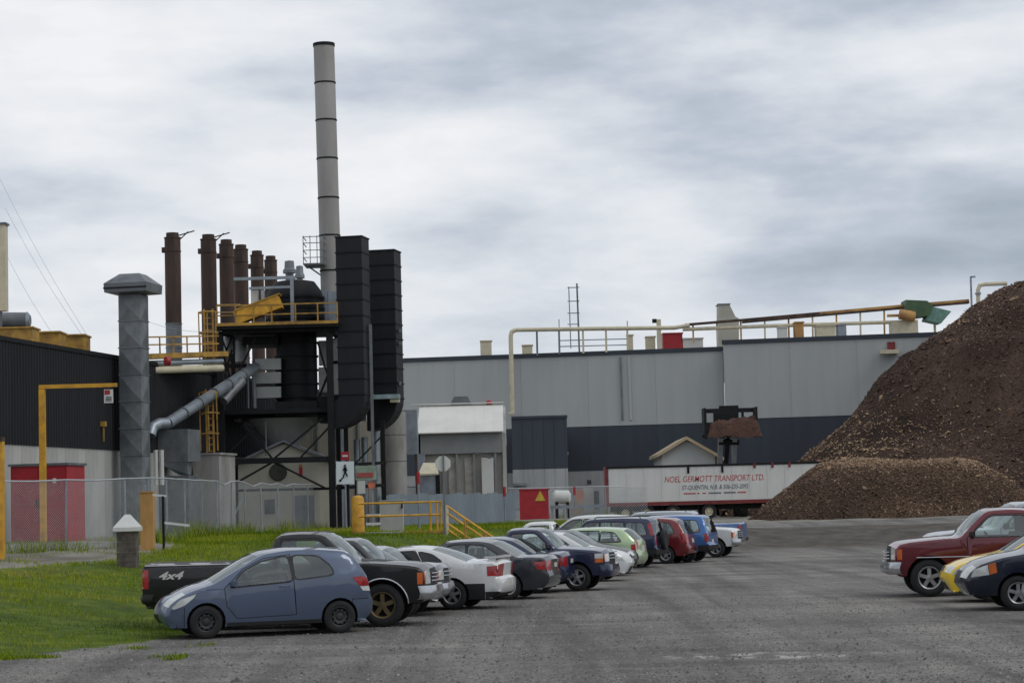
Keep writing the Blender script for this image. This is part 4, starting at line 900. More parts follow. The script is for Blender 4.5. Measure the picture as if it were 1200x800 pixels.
aligned('top_rim', M_GALVD, o, -10, 7, 260.5, 262.8, 83.95, .6, 0)
# walkway rail and pipes on the hall roof beside the tower
o = empty('roof_walkway', tuple(P(210, 420, 92))[:2]+(ZT-.1,), 'yellow railed walkway with pipes on the hall roof behind the square duct', 'walkway')
for y_ in (395, 404): part('rail', M_YELD, o, lambda b: b.bar(P(170, y_, 93), P(256, y_-1.5, 97), .06))
for x_ in (172, 187, 203, 219, 234, 250): part('rail_post', M_YELD, o, lambda b: b.bar(P(x_, 395, 93+(x_-172)*.05), P(x_+.6, 417, 93+(x_-172)*.05), .06))
part('deck', M_YELD, o, lambda b: b.bar(P(168, 418, 93), P(258, 415, 97), 1.0, .22))
for y_, r_, m_ in ((426, .13, M_GALV), (434, .16, M_CREAM)): part('pipe', m_, o, lambda b: b.tube([P(168, y_, 92.6), P(260, y_-3, 96.6)], r_, 10), 40)
part('valve', M_REDP, o, lambda b: b.tube([P(194, 423, 92.6), P(198, 423, 92.7)], .2, 10), 40)
for k, (a, c, d) in enumerate((((158, 371), (260, 388), 94), ((0, 210), (104, 396), 100), ((-10, 262), (62, 392), 96), ((6, 244), (100, 398), 98))):
    o = part('guy_wire', M_GALV, None, lambda b: b.tube([P(*a, d).lerp(P(*c, d-6), t)-Vector((0, 0, .25*math.sin(PI*t))) for t in np.linspace(0, 1, 9)], .007, 5))
    tag(o, ('thin dark cable from the square duct to the tower', 'longest thin cable crossing the sky at top left', 'thin cable nearest the left edge against the sky', 'thin cable running down between the two others at left')[k], 'cable')
# ------------------------------------------------ black dust-collector tower
TD = 100.
tw = empty('filter_tower', tuple(P(320, 600, TD))[:2]+(YZ-.3,), 'black steel-framed filter tower with railed platform and big dark vessel', 'tower')
def col(x_, y0, y1, d, w_=.26, m=M_BLKST): part('column', m, tw, lambda b: b.bar(P(x_, y0, d), Vector((P(x_, y0, d).x, d, max(P(x_+(y1-y0)*.026, y1, d).z, YZ-.3))), w_))
for x_, d in ((257.5, TD), (273, TD+4.5), (386, TD), (394, TD+4.5)): col(x_, 390, 640, d, .30 if d == TD else .2)
col(405, 488, 640, TD+2, .2); col(448, 492, 640, TD+3, .22); col(434, 380, 640, TD+.5, .13, M_GALVD); col(418, 560, 640, TD, .16)
def beam(a, c, d0, d1, w_=.2, h_=None, nm='beam', m=M_BLKST): part(nm, m, tw, lambda b: b.bar(P(*a, d0), P(*c, d1), w_, h_))
beam((254, 386), (394, 382.5), TD, TD, .3, .42); beam((254, 392), (273, 391), TD, TD+4.5, .2); beam((390, 390), (399, 390), TD, TD+4.5, .2)
beam((256, 429), (320, 427.5), TD+2, TD+2, .18); beam((256, 541), (392, 537.5), TD, TD, .22, .26); beam((256, 575), (392, 572), TD+.3, TD+.3, .12)
beam((385, 425), (400, 424), TD, TD+1, .14); beam((386, 572), (452, 568), TD+2, TD+3, .16); beam((392, 545), (452, 542), TD+2, TD+3, .14)
for a, c in (((260, 575), (320, 541)), ((320, 541), (384, 573)), ((320, 538), (280, 490)), ((320, 538), (378, 490)), ((300, 500), (275, 492))): beam(a, c, TD+.05, TD+.05, .09, nm='brace')
for a, c in (((395, 565), (448, 510)), ((395, 572), (430, 545)), ((372, 400), (384, 440)), ((384, 440), (372, 470)), ((260, 450), (272, 410)), ((260, 410), (272, 450))): beam(a, c, TD+1.2, TD+1.4, .08, nm='brace')
# decks
part('platform_deck', M_BLKST, tw, lambda b: b.pbox(253, 396, 378.5, 384, TD-.6, 6.2))
part('middle_deck', M_BLKST, tw, lambda b: b.pbox(256, 392, 479, 484, TD+.2, 5.2))
part('toe_board', M_YELD, tw, lambda b: b.bar(P(253, 380.5, TD-.65), P(396, 376.8, TD-.65), .05, .14))
for y_ in (354.5, 366): part('rail', M_YELD, tw, lambda b: b.bar(P(253, y_+4, TD-.65), P(396, y_, TD-.65), .055))
for x_ in (254, 276, 297, 318, 346, 372, 395): part('rail_post', M_YELD, tw, lambda b: b.bar(P(x_, 358-(x_-253)*.026, TD-.65), P(x_+.6, 381-(x_-253)*.026, TD-.65), .06))
for y_ in (357, 366): part('rail', M_YELD, tw, lambda b: b.bar(P(255, y_, TD-.6), P(281, y_-.5, TD+5.4), .05))
# vessel
vx = P(347, 430, TD+2.6); rv = 36*(TD+2.6)/FPX*.93; M_VES = mat('black_vessel', (25, 26, 30), .6, 0., .3, 1.6, spec=.3)
zt2 = P(338, 328, TD+2.6).z; zp = P(338, 382, TD+2.6).z; zb2 = P(340, 492, TD+2.6).z
vl = part('vessel', M_VES, tw, lambda b: b.lathe([(.3, zt2), (rv*.7, zt2-.12), (rv*.93, zt2-.55), (rv, zt2-.9), (rv, zp-.1)], 'z', 28, (vx.x, TD+2.6, 0)), 40)
for z_ in np.linspace(zp+.3, zt2-.9, 3): part('band', M_BLKST, vl, lambda b: b.lathe([(rv+.003, z_-.05), (rv+.06, z_-.05), (rv+.06, z_+.05), (rv+.003, z_+.05)], 'z', 28, (vx.x, TD+2.6, 0)), 35)
rl = 24*(TD+2.4)/FPX; lx_ = P(348, 440, TD+2.4).x
lv = part('lower_vessel', M_VES, tw, lambda b: b.lathe([(rl, P(348, 486, TD+2.4).z), (rl, P(348, 390, TD+2.4).z)], 'z', 28, (lx_, TD+2.4, 0)), 40)
for y_ in (402, 418, 434, 450, 466): part('stiffener', M_BLKST, lv, lambda b: b.lathe([(rl+.003, P(348, y_+1, TD+2.4).z), (rl+.07, P(348, y_+1, TD+2.4).z), (rl+.07, P(348, y_-1, TD+2.4).z), (rl+.003, P(348, y_-1, TD+2.4).z)], 'z', 28, (lx_, TD+2.4, 0)), 35)
part('side_casing', M_VES, tw, lambda b: b.pbox(284, 326, 394, 404, TD+1.6, 2.2)); part('side_casing', M_VES, tw, lambda b: b.pbox(372, 399, 464, 494, TD+.9, 2.0)); part('side_casing', M_VES, tw, lambda b: b.pbox(322, 372, 470, 486, TD+.7, 1.6))
M_PGR = mat('pale_grey_panel', (166, 168, 166), .6, .1, .12, 1.)
for x0, x1, y0, y1 in ((373.5, 382.5, 399, 428), (373.5, 382.5, 430, 459), (389.5, 397, 396, 424), (389.5, 397, 426, 462)): part('pale_panel', M_PGR, tw, lambda b: b.pbox(x0, x1, y0, y1, TD+2.2, .3))
for x_, y0, y1 in ((266, 396, 414), (282, 400, 424)): part('filter_can', M_PGR, tw, lambda b: b.lathe([(.27, P(x_, y1, TD+3).z), (.27, P(x_, y0, TD+3).z), (.2, P(x_, y0-2, TD+3).z)], 'z', 16, (P(x_, y0, TD+3).x, TD+3, 0)), 40)
for y_ in (431, 447, 464): part('ribbed_panel', M_PGR, tw, lambda b: b.pbox(299, 329, y_-11, y_+2, TD+1.3, .5))
part('backdrop_wall', mat('beige_wall', (176, 170, 156), .8, 0, .1, .8, streak=.3), tw, lambda b: b.pbox(350, 446, 494, 640, TD+7.5, .2))
for x_ in (374, 398, 422): part('wall_rib', M_PGR, tw, lambda b: b.pbox(x_-1.5, x_+1.5, 495, 640, TD+7.4, .08))
for a, c, d_ in (((262, 470), (300, 395), TD+.4), ((300, 500), (258, 540), TD+.1), ((386, 500), (352, 536), TD+.1), ((258, 392), (273, 428), TD+2), ((273, 392), (258, 428), TD+2)): beam(a, c, d_, d_, .08, nm='brace')
for x_, y0, y1 in ((290, 404, 478), (311, 492, 534), (364, 492, 520), (402, 300, 300)):
    if y1 > y0: part('conduit', M_GALVD, tw, lambda b: b.tube([P(x_, y0, TD+.8), P(x_+1, y1, TD+.8)], .045, 6), 40)
part('drain_pipe', M_GALVD, tw, lambda b: b.tube([P(297, 430, TD+1), P(298.5, 478, TD+1)], .1, 8), 40)
part('cone_hopper', M_PGR, tw, lambda b: b.lathe([(1.75, P(332, 491, TD+3).z), (.45, P(332, 530, TD+3).z), (.4, P(332, 545, TD+3).z)], 'z', 24, (P(332, 500, TD+3).x, TD+3, 0)), 35)
# things on the platform
ch = empty('yellow_chute', tuple(P(300, 380, TD))[:2]+(P(300, 380, TD).z,), 'yellow inclined chute on the tower platform', 'chute')
ca, cc = P(277, 373, TD-.2), P(329, 353.5, TD-.2); part('trough', M_YEL, ch, lambda b: b.bar(ca, cc, .9, .62)); 
part('rim', M_YELD, ch, lambda b: b.bar(ca+Vector((0, 0, .34)), cc+Vector((0, 0, .34)), 1.0, .06)); part('leg', M_YELD, ch, lambda b: b.bar(P(283, 374, TD), P(283.2, 379, TD), .12)); part('leg', M_YELD, ch, lambda b: b.bar(P(318, 362, TD), P(318.6, 379, TD), .1))
hf = empty('hoist_frame', tuple(P(342, 380, TD+.6))[:2]+(P(342, 379, TD+.6).z,), 'pale grey hoist frame standing over the yellow chute', 'hoist')
for a, c in (((308, 340), (308.6, 379)), ((342, 326), (343, 379))): part('post', M_GALV, hf, lambda b: b.bar(P(*a, TD+.6), P(*c, TD+.6), .16))
part('beam', M_GALV, hf, lambda b: b.bar(P(274, 327, TD+.6), P(346, 325, TD+.6), .14)); part('panel', M_WHITE, hf, lambda b: b.pbox(294, 302, 340, 366, TD+.8, .4)); part('lower_beam', M_GALV, hf, lambda b: b.bar(P(292, 338, TD+.6), P(342, 336, TD+.6), .12))
pg = empty('pale_enclosure', tuple(P(378, 380, TD+3))[:2]+(P(378, 379, TD+3).z,), 'pale sheet-metal enclosure at the foot of the tall stack', 'enclosure')
for x0, x1 in ((362, 372), (372.4, 384), (384.4, 396)): part('panel', M_GALV, pg, lambda b: b.pbox(x0, x1, 338+(x0-362)*.15, 376, TD+3, .8))
part('motor', M_BLKST, pg, lambda b: b.tube([P(372, 372, TD+1.5), P(380, 372, TD+1.5)], .28, 14), 40)
# tall stack
sd_ = 104.; a0, a1 = P(379.5, 52, sd_), P(389.5, 385, sd_); rs_ = 12.3*sd_/FPX; M_TALL = mat('tall_stack_grey', (164, 161, 158), .7, .1, .12, .8, streak=.25, orand=.06)
ts = empty('tall_stack', (a1.x, a1.y, a1.z), 'very tall slender grey stack towering over the mill', 'stack')
ys = [52, 98, 142, 187, 233, 277, 318, 385]
for y0, y1 in zip(ys[:-1], ys[1:]):
    t0, t1 = (y0-52)/333, (y1-52)/333; p0, p1 = a0.lerp(a1, t0), a0.lerp(a1, t1); dd = (p1-p0).normalized()
    part('stack_section', M_TALL, ts, lambda b: b.tube([p0, p1], rs_, 22), 35); part('flange', M_BLKST, ts, lambda b: b.tube([p1-dd*.035, p1+dd*.035], rs_+.025, 22), 35)
part('top_rim', M_BLKST, ts, lambda b: b.tube([a0-(a1-a0).normalized()*.03, a0+(a1-a0).normalized()*.12], rs_+.03, 22), 35)
q = P(369, 312, sd_-.3); bp_ = part('balcony', M_GALVD, ts, lambda b: b.box(q.x-.48, q.x+.5, sd_-1., sd_+.6, q.z, q.z+.08))
for z_ in (.35, .7, 1.05, 1.35): part('rail', M_GALVD, bp_, lambda b: b.bar((q.x-.48, sd_-1, q.z+z_), (q.x+.5, sd_-1, q.z+z_), .035).bar((q.x-.48, sd_-1, q.z+z_), (q.x-.48, sd_+.6, q.z+z_), .035).bar((q.x+.5, sd_-1, q.z+z_), (q.x+.5, sd_-.45, q.z+z_), .035))
for x_ in (-.48, -.15, .18, .5): part('rail_post', M_GALVD, bp_, lambda b: b.bar((q.x+x_, sd_-1, q.z), (q.x+x_, sd_-1, q.z+1.4), .035))
part('knee_brace', M_GALVD, bp_, lambda b: b.bar((q.x-.3, sd_, q.z), (q.x+.45, sd_, q.z-.55), .07))
# two black rectangular exhaust ducts with bottom elbows
def exhaust(x0, x1, ytop, ybend, d, label, elbow_r, dep=1.3):
    s = FPX/d; wd = (x1-x0)/s/.96; c = P((x0+x1)/2, (ytop+ybend)/2, d); zt_ = P((x0+x1)/2, ytop, d).z; zb_ = P((x0+x1)/2, ybend, d).z
    rt = empty('exhaust_duct', (c.x, d+dep/2, zb_), label, 'duct', 'pair of black exhaust ducts'); n_ = max(3, round((zt_-zb_)/.72)); hgt = (zt_-zb_)/n_
    pb_ = MB(); pb_.box(-wd/2, wd/2, -dep/2, dep/2, .02, hgt-.02); pr = pb_.build('duct_section', M_BLKCL, rt, world=False); copies(pr, rt, [Matrix.Translation((0, 0, i*hgt)) @ RZ for i in range(n_)])
    pb_ = MB(); pb_.box(-wd/2-.035, wd/2+.035, -dep/2-.035, dep/2+.035, -.03, .03); pr = pb_.build('flange', M_BLKST, rt, world=False); copies(pr, rt, [Matrix.Translation((0, 0, i*hgt)) @ RZ for i in range(n_+1)])
    pb_ = MB(); pb_.box(-wd/2+.1, wd/2-.1, -dep/2+.1, dep/2-.1, zt_-zb_+.031, zt_-zb_+.04); o = pb_.build('mouth', M_UNDER, rt, world=False); o.matrix_local = RZ
    pb_ = MB(); sec = [(0, 0)]; A = np.linspace(0, PI/2, 9)       # elbow turning towards the vessel on the left
    outer = [(-wd/2-elbow_r+(wd+elbow_r)*math.cos(a), -(wd+elbow_r)*math.sin(a)-.03) for a in A]; inner = [(-wd/2-elbow_r+elbow_r*math.cos(a), -elbow_r*math.sin(a)-.03) for a in A]
    pb_.prism(outer+inner[::-1], 'y', -dep/2, dep/2); o = pb_.build('elbow', M_BLKCL, rt, world=False); o.matrix_local = RZ
    return rt
exhaust(398, 428.5, 277, 462, TD-.2, 'nearer and taller black rectangular exhaust duct right of the tall stack', .25)
exb = exhaust(435.5, 466.5, 293, 466, TD+3.5, 'shorter black rectangular exhaust duct, the right one of the pair', .2)
part('ledge', mat('pale_blue_steel', (150, 170, 176), .5), exb, lambda b: b.pbox(430, 468, 462, 467, TD+2.6, .8)); part('bracket', M_CREAM, exb, lambda b: b.pbox(457, 468, 467.4, 471, TD+2.7, .5))
for y_ in (385, 400, 447): part('clip', M_GALVD, exb, lambda b: b.pbox(467.5, 470, y_, y_+4, TD+3.6, .3))
# little gabled shed under the tower
gs = empty('gable_shed', tuple(P(333, 620, TD+1.4))[:2]+(YZ-.2,), 'small cream gabled shed tucked under the black tower', 'shed')
M_SID = mat('cream_siding', (188, 184, 170), .7, 0, .1, 1.0, streak=.3)
sx0, sx1 = P(279, 560, TD+1.4).x, P(388, 560, TD+1.4).x; ze = P(333, 541, TD+1.4).z; zrg = P(333, 518, TD+1.4).z; xm = (sx0+sx1)/2
part('gable_wall', M_SID, gs, lambda b: b.prism([(sx0, YZ-.2), (sx1, YZ-.2), (sx1, ze), (xm, zrg-.05), (sx0, ze)], 'y', TD+1.4, TD+1.6)); part('side_wall', M_SID, gs, lambda b: b.box(sx1-.2, sx1, TD+1.62, TD+5, YZ-.2, ze)); part('side_wall', M_SID, gs, lambda b: b.box(sx0, sx0+.2, TD+1.62, TD+5, YZ-.2, ze))
for s in (-1, 1): part('roof_slope', M_GALVD, gs, lambda b: b.prism([(xm, zrg), (xm, zrg+.12), (xm+s*(sx1-xm+.25), ze-.02), (xm+s*(sx1-xm+.25), ze-.14)], 'y', TD+1.1, TD+5.2))
part('vent', mat('dark_fan', (70, 72, 62), .7), gs, lambda b: b.lathe([(.42, TD+1.36), (.38, TD+1.30), (.05, TD+1.30), (.01, TD+1.32)], 'y', 16, (P(326, 553, TD+1.4).x, 0, P(326, 553, TD+1.4).z)), 40)
part('window', M_TINT, gs, lambda b: b.pbox(310, 322, 585, 602, TD+1.36, .03)); part('door', M_GALVD, gs, lambda b: b.pbox(345, 368, 580, 622, TD+1.34, .05))
ab = part('sign_board', M_YELD, gs, lambda b: b.pbox(350.5, 354.5, 544, 547, TD+1.36, .03)); part('sign_board', M_REDP, gs, lambda b: b.pbox(350.5, 354.5, 547.3, 558, TD+1.36, .03))
# grey tank and boxes right of the ducts
tk = empty('grey_tank', tuple(P(462, 600, 110))[:2]+(YZ-.2,), 'pale grey panelled tank below the right exhaust duct', 'tank')
rt_ = 14*110/FPX; cx_ = P(462, 540, 110).x
for y0, y1 in ((482, 509), (510, 540), (541, 600)): part('tank_ring', M_CONC, tk, lambda b: b.lathe([(rt_, max(P(462, y1, 110).z, YZ-.2)), (rt_, P(462, y0, 110).z), (rt_-.06, P(462, y0, 110).z+.03)], 'z', 24, (cx_, 110.6, 0)), 35)
part('tank_top', M_CONC, tk, lambda b: b.lathe([(rt_, P(462, 482, 110).z+.04), (.02, P(462, 478, 110).z)], 'z', 24, (cx_, 110.6, 0)), 35)
sb = empty('metal_bin', tuple(P(480, 575, 112))[:2]+(YZ-.2,), 'light grey metal bin raised on thin legs beside the tank', 'bin'); part('casing', M_GALV, sb, lambda b: b.pbox(472, 489, 480, 532, 112, 1.2))
for x_ in (474.5, 487): part('leg', M_RUST, sb, lambda b: b.bar(P(x_, 532, 112.1), P(x_+3, 612, 112.1), .12))
for x_, y0, y1 in ((398, 500, 522), (418, 515, 556), (427, 512, 552), (440, 498, 530)): 
    o = part('standpipe', M_GALV, None, lambda b: b.tube([P(x_, y0, TD+5), P(x_+1, y1, TD+5), Vector((P(x_+1, y1, TD+5).x, TD+5, YZ-.2))], .16, 10), 40); tag(o, {398: 'thin pale standpipe right behind the tower column', 418: 'pale standpipe behind the white pedestrian sign', 427: 'second pale standpipe, above the green-topped notice', 440: 'pale standpipe below the right exhaust duct elbow'}[x_], 'pipe', 'pale standpipes under the ducts')
# ------------------------------------------------ white-roofed shed, annex and warehouse
SH = 118.
ws = empty('white_roof_shed', tuple(P(540, 600, SH))[:2]+(YZ-.3,), 'grey shed with a pale sloping metal roof right of the tank', 'shed')
x0, x1 = P(489, 505, SH).x, P(590, 505, SH).x; zE = P(540, 506, SH).z; zR = P(540, 475.5, SH+3.4).z; M_SHG = mat('shed_grey', (132, 134, 134), .7, 0, .08, .9); M_PALER = mat('pale_roof', (212, 212, 205), .7, 0, .05, .8)
n_ = 9; wd = (x1-x0)/n_
for k in range(n_): part('roof_sheet', M_PALER, ws, lambda b: b.prism([(SH-.3, zE-.05), (SH+3.4, zR), (SH+3.4, zR+.05), (SH-.3, zE)], 'x', x0+k*wd, x0+(k+1)*wd-.003))
part('ridge_cap', M_PALER, ws, lambda b: b.box(x0-.5, x1+.05, SH+3.2, SH+3.6, zR+.1, zR+.16))
part('rear_roof', M_PALER, ws, lambda b: b.prism([(SH+3.42, zR), (SH+7, zE-.2), (SH+7, zE-.15), (SH+3.42, zR+.05)], 'x', x0, x1))
part('header_wall', M_SHG, ws, lambda b: b.box(x0+.05, x1-.1, SH, SH+.2, P(540, 531, SH).z, zE-.08))
zg = YZ-.3; part('gable_wall', M_CONCL, ws, lambda b: b.prism([(SH, zg), (SH+6.8, zg), (SH+6.8, zE-.3), (SH+3.4, zR-.06), (SH, zE-.1)], 'x', x1-.08, x1+.12))
part('gable_door', M_UNDER, ws, lambda b: b.box(x1+.10, x1+.14, SH+1.2, SH+4.6, zg+.2, P(600, 521, SH).z)); part('gable_wall', M_CONCL, ws, lambda b: b.prism([(SH, zg), (SH+6.8, zg), (SH+6.8, zE-.3), (SH+3.4, zR-.06), (SH, zE-.1)], 'x', x0, x0+.15))
zL = P(540, 531, SH).z; part('back_wall', mat('tan_board', (158, 154, 146), .8, 0, .12, 1.2, streak=.4), ws, lambda b: b.box(x0+.2, x1-.1, SH+.22, SH+.4, zg, zL+.2))
for xx in (497, 520, 536, 556, 581): part('post', M_SHG, ws, lambda b: b.bar((P(xx, 560, SH).x, SH+.1, zg), (P(xx, 560, SH).x, SH+.1, zL), .12))
part('sliding_door', M_WHITE, ws, lambda b: b.pbox(565, 579, 536, 605, SH-.15, .08)); part('jamb', M_GALV, ws, lambda b: b.pbox(490, 499, 531.4, 610, SH-.05, .2))
for xx in (526, 545): part('plank_panel', mat('tan_board2', (166, 162, 153), .8), ws, lambda b: b.pbox(xx, xx+13, 536, 606, SH+.15, .05))
part('lamp', M_GALVD, ws, lambda b: b.bar(P(555, 530, SH-.1), P(572, 536, SH-.6), .05).bar(P(572, 536, SH-.6), P(576, 535, SH-.6), .14)); 
o = empty('roof_hood', tuple(P(539, 473, SH+4))[:2]+(zR,), 'dark rounded exhaust hood on the pale shed roof', 'vent'); part('hood', M_GALVD, o, lambda b: b.prism([(P(528, 470, SH+4).x, zR-.2), (P(552, 470, SH+4).x, zR-.2), (P(552, 468, SH+4).x, zR+.15), (P(548, 464.5, SH+4).x, P(540, 464.5, SH+4).z), (P(532, 464.5, SH+4).x, P(540, 464.5, SH+4).z), (P(528, 468, SH+4).x, zR+.15)], 'y', SH+3.8, SH+5)); part('curb', M_BLKST, o, lambda b: b.box(P(527, 470, SH+4).x, P(553, 470, SH+4).x, SH+3.7, SH+5.1, zR-.5, zR-.21))
o = empty('red_beacon', tuple(P(573, 475, SH+3.4))[:2]+(zR+.1,), 'tiny red beacon on the shed ridge', 'lamp'); part('stem', M_BLKST, o, lambda b: b.bar(P(573, 476.5, SH+3.4), P(573, 473, SH+3.4), .06)); part('globe', M_REDP, o, lambda b: b.lathe([(.02, P(573, 472, SH+3.4).z-.18), (.17, P(573, 471.5, SH+3.4).z-.1), (.17, P(573, 471, SH+3.4).z+.05), (.02, P(573, 468, SH+3.4).z)], 'z', 12, (P(573, 471, SH+3.4).x, SH+3.4, 0)), 50)
kb = empty('guard_hut', tuple(P(507, 600, 114))[:2]+(YZ-.2,), 'tiny hut with a cream roof below the pale-roofed shed', 'hut')
part('wall', M_GALV, kb, lambda b: b.pbox(494, 512, 555, 612, 114, 1.4)); part('roof', M_CREAM, kb, lambda b: b.add([tuple(P(490, 555, 113.8)), tuple(P(514, 554, 113.8)), tuple(P(511, 542, 115)), tuple(P(496, 542, 115)), tuple(P(490, 557, 113.8)), tuple(P(514, 556, 113.8)), tuple(P(514, 554, 116)), tuple(P(490, 555, 116))], [(0, 1, 2, 3), (0, 4, 5, 1), (1, 6, 2), (0, 3, 7), (3, 2, 6, 7)])); part('door', M_BLKST, kb, lambda b: b.pbox(511, 516, 556, 612, 113.95, .04))
# annex
AD = 168.; M_WGR = mat('warehouse_grey', (168, 172, 172), .6, 0, .05, .9, streak=.08, orand=.01, bump=.03, bscale=1.5); M_WDK = mat('warehouse_slate', (50, 58, 68), .6, 0, .10, .9, streak=.1, orand=.05); M_WBA = mat('warehouse_base', (158, 160, 160), .8, 0, .12, .9, streak=.12, orand=.04)
an = empty('slate_annex', tuple(P(630, 600, AD))[:2]+(1.1,), 'low slate-blue annex with pale base in front of the warehouse', 'building')
ax0, ax1 = P(600, 520, AD).x, P(662, 520, AD).x; za, zm = P(630, 490, AD).z, P(630, 549, AD).z; npan = 5
for k in range(npan):
    a = ax0+k*(ax1-ax0)/npan; c = ax0+(k+1)*(ax1-ax0)/npan-.02; part('upper_panel', M_WDK, an, lambda b: b.box(a, c, AD, AD+.2, zm, za)); part('base_panel', M_WBA, an, lambda b: b.box(a, c, AD+.02, AD+.2, .8, zm-.02))
part('side_wall', M_WDK, an, lambda b: b.box(ax1+.0, ax1+.2, AD+.01, AD+36, zm, za)); part('side_base', M_WBA, an, lambda b: b.box(ax1, ax1+.18, AD+.01, AD+36, .8, zm-.02)); part('roof', M_WDK, an, lambda b: b.box(ax0, ax1+.25, AD-.1, AD+36, za+.01, za+.2)); part('awning', M_GALVD, an, lambda b: b.pbox(601, 617, 566, 569, AD-.6, .6)); part('door', M_GALV, an, lambda b: b.pbox(603, 616, 570, 596, AD-.04, .04))
# warehouse: two long panelled faces turned slightly towards the right
def warehouse(px0, px1, d0, d1, ytop0, ytop1, yb0, yb1, yc, label, pw=6.2):
    A = P(px0, 500, d0); B = P(px1, 500, d1); A.z = B.z = 0; u = (B-A).normalized(); ln = (B-A).length; ang = math.atan2(u.y, u.x)
    z3 = (P(px0, ytop0, d0).z+P(px1, ytop1, d1).z)/2; z2 = (P(px0, yb0, d0).z+P(px1, yb1, d1).z)/2; z3 -= .4; z1 = P(px0, yc, d0).z
    r = empty('warehouse', (A.x, A.y, 1.08), label, 'building', 'grey warehouse halls'); T = Matrix.Rotation(ang, 4, 'Z'); n = round(ln/pw); w_ = ln/n
    for nm, m, za_, zb_, y in (('wall_panel', M_WGR, z2, z3, 0.), ('band_panel', M_WDK, z1, z2-.02, .03), ('base_panel', M_WBA, .6, z1-.02, .06)):
        pb_ = MB(); pb_.box(0.006, w_-.006, y, .3, za_-1.08, zb_-1.08); pr = pb_.build(nm, m, r, world=False); copies(pr, r, [T @ Matrix.Translation((i*w_, 0, 0)) for i in range(n)])
    pb_ = MB(); pb_.box(0, ln, .1, .25, -.4, z3-1.2); o = pb_.build('backing', M_WDK, r, world=False); o.matrix_local = T
    pb_ = MB(); pb_.box(-.1, ln+.1, -.12, .5, z3-1.08+.01, z3-1.08+.4); o = pb_.build('parapet_cap', M_WDK, r, world=False); o.matrix_local = T
    pb_ = MB(); pb_.box(0, ln, .55, 45, z3-1.08-.5, z3-1.08-.05); o = pb_.build('roof', M_CONC, r, world=False); o.matrix_local = T
    return r, T, z1, z2, z3
wl, TL, *_ = warehouse(380, 850, 207, 201.5, 423.5, 405.5, 511, 492.5, 560, 'left hall of the big grey warehouse with slate band')
wr, TR, *_ = warehouse(850.5, 1330, 200.3, 194.5, 400.5, 378, 492.5, 474, 553, 'right, slightly taller hall of the grey warehouse behind the bark pile')
part('downpipe', M_GALVD, wl, lambda b: b.bar(P(727, 418, 202.8), P(729.5, 492, 202.8), .16)); part('downpipe', M_WGR, wl, lambda b: b.bar(P(737, 418, 202.75), P(739.5, 492, 202.75), .22))
part('base_window', M_TINT, wl, lambda b: b.pbox(688, 693, 562, 567, 202.9, .1)); part('base_door', M_BLKST, wl, lambda b: b.pbox(696, 702, 575, 596, 202.8, .1)); part('wall_lamp', M_CREAM, wl, lambda b: b.pbox(659, 666, 529.5, 532.5, 202.9, .3))
part('wall_opening', M_DRED, wr, lambda b: b.pbox(1040, 1049, 400.5, 409, 197.6, .2)); part('wall_shelf', M_CREAM, wr, lambda b: b.pbox(1032, 1054, 409.5, 414, 196.8, .9))
# roof gear of the warehouse
RD = 206.
def roofbox(nm, m, x0, x1, y0, y1, label, cat, dep=1.2, d=RD, cap=True):
    zb_ = P((x0+x1)/2, y1, d).z; o = empty(nm, tuple(P((x0+x1)/2, y1, d)), label, cat); part('casing', m, o, lambda b: b.pbox(x0, x1, y0, y1+6, d, dep))
    if cap: part('cap', m, o, lambda b: b.pbox(x0-.8, x1+.8, y0-1.4, y0-.2, d-.08, dep+.16))
    return o
roofbox('roof_vent', M_CREAM, 563, 576, 400, 416, 'cream box vent, leftmost on the warehouse roof', 'vent'); roofbox('roof_vent', M_CREAM, 612, 624, 405, 414, 'low cream box vent next to the yellow pipe bend', 'vent'); roofbox('roof_vent', M_CREAM, 735, 742, 393, 409, 'narrow cream vent under the roof pipe', 'vent'); roofbox('roof_vent', M_CREAM, 757, 768, 395, 407, 'squat cream vent left of the red roof box', 'vent')
roofbox('red_roof_box', M_REDP, 777, 800, 391, 406, 'red box on the warehouse roof', 'box', 2.); roofbox('roof_unit', M_WHITE, 800.5, 824, 397, 406, 'pale low roof unit right of the red box', 'unit', 2.)
rp_ = empty('roof_post', tuple(P(772, 408, RD)), 'cream roof post with a black lamp on top', 'post'); part('shaft', M_CREAM, rp_, lambda b: b.pbox(770, 775, 374, 412, RD-.5, .4)); part('lamp', M_BLKST, rp_, lambda b: b.pbox(764.5, 769.5, 373.5, 378, RD-.5, .4))
tb = empty('cream_tower', tuple(P(854, 402, RD+4)), 'cream sheet-metal tower with a slanted side on the warehouse roof', 'tower')
part('shaft', mat('tower_cream', (172, 170, 158), .6, 0, .1, .5), tb, lambda b: b.prism([(P(x_, y_, RD+4).x, P(x_, y_, RD+4).z) for x_, y_ in ((842, 410), (842, 357), (855, 357), (862, 371), (866, 373), (866, 410))], 'y', RD+4, RD+6)); part('cap', M_GALVD, tb, lambda b: b.pbox(841, 856, 355.5, 356.8, RD+3.9, 2.2))
am = empty('antenna_mast', tuple(P(677, 412, RD)), 'thin lattice antenna mast on the warehouse roof', 'antenna')
part('mast', M_GALVD, am, lambda b: b.bar(P(676, 332, RD), P(679, 414, RD), .16)); part('mast', M_GALV, am, lambda b: b.bar(P(666.5, 336, RD), P(669, 408, RD), .1))
for y_ in (337, 353, 367, 380): part('crossbar', M_GALVD, am, lambda b: b.bar(P(665, y_, RD), P(679, y_-.3, RD), .08))
for x_, y_ in ((655, 374), (735, 376)): part('whip', M_GALVD, am, lambda b: b.bar(P(x_, y_, RD), P(x_+1, 410, RD), .08))
yp = empty('roof_pipe', tuple(P(601, 482, RD-4.5)), 'yellow-cream gas pipe climbing the warehouse wall and running along its roof', 'pipe')
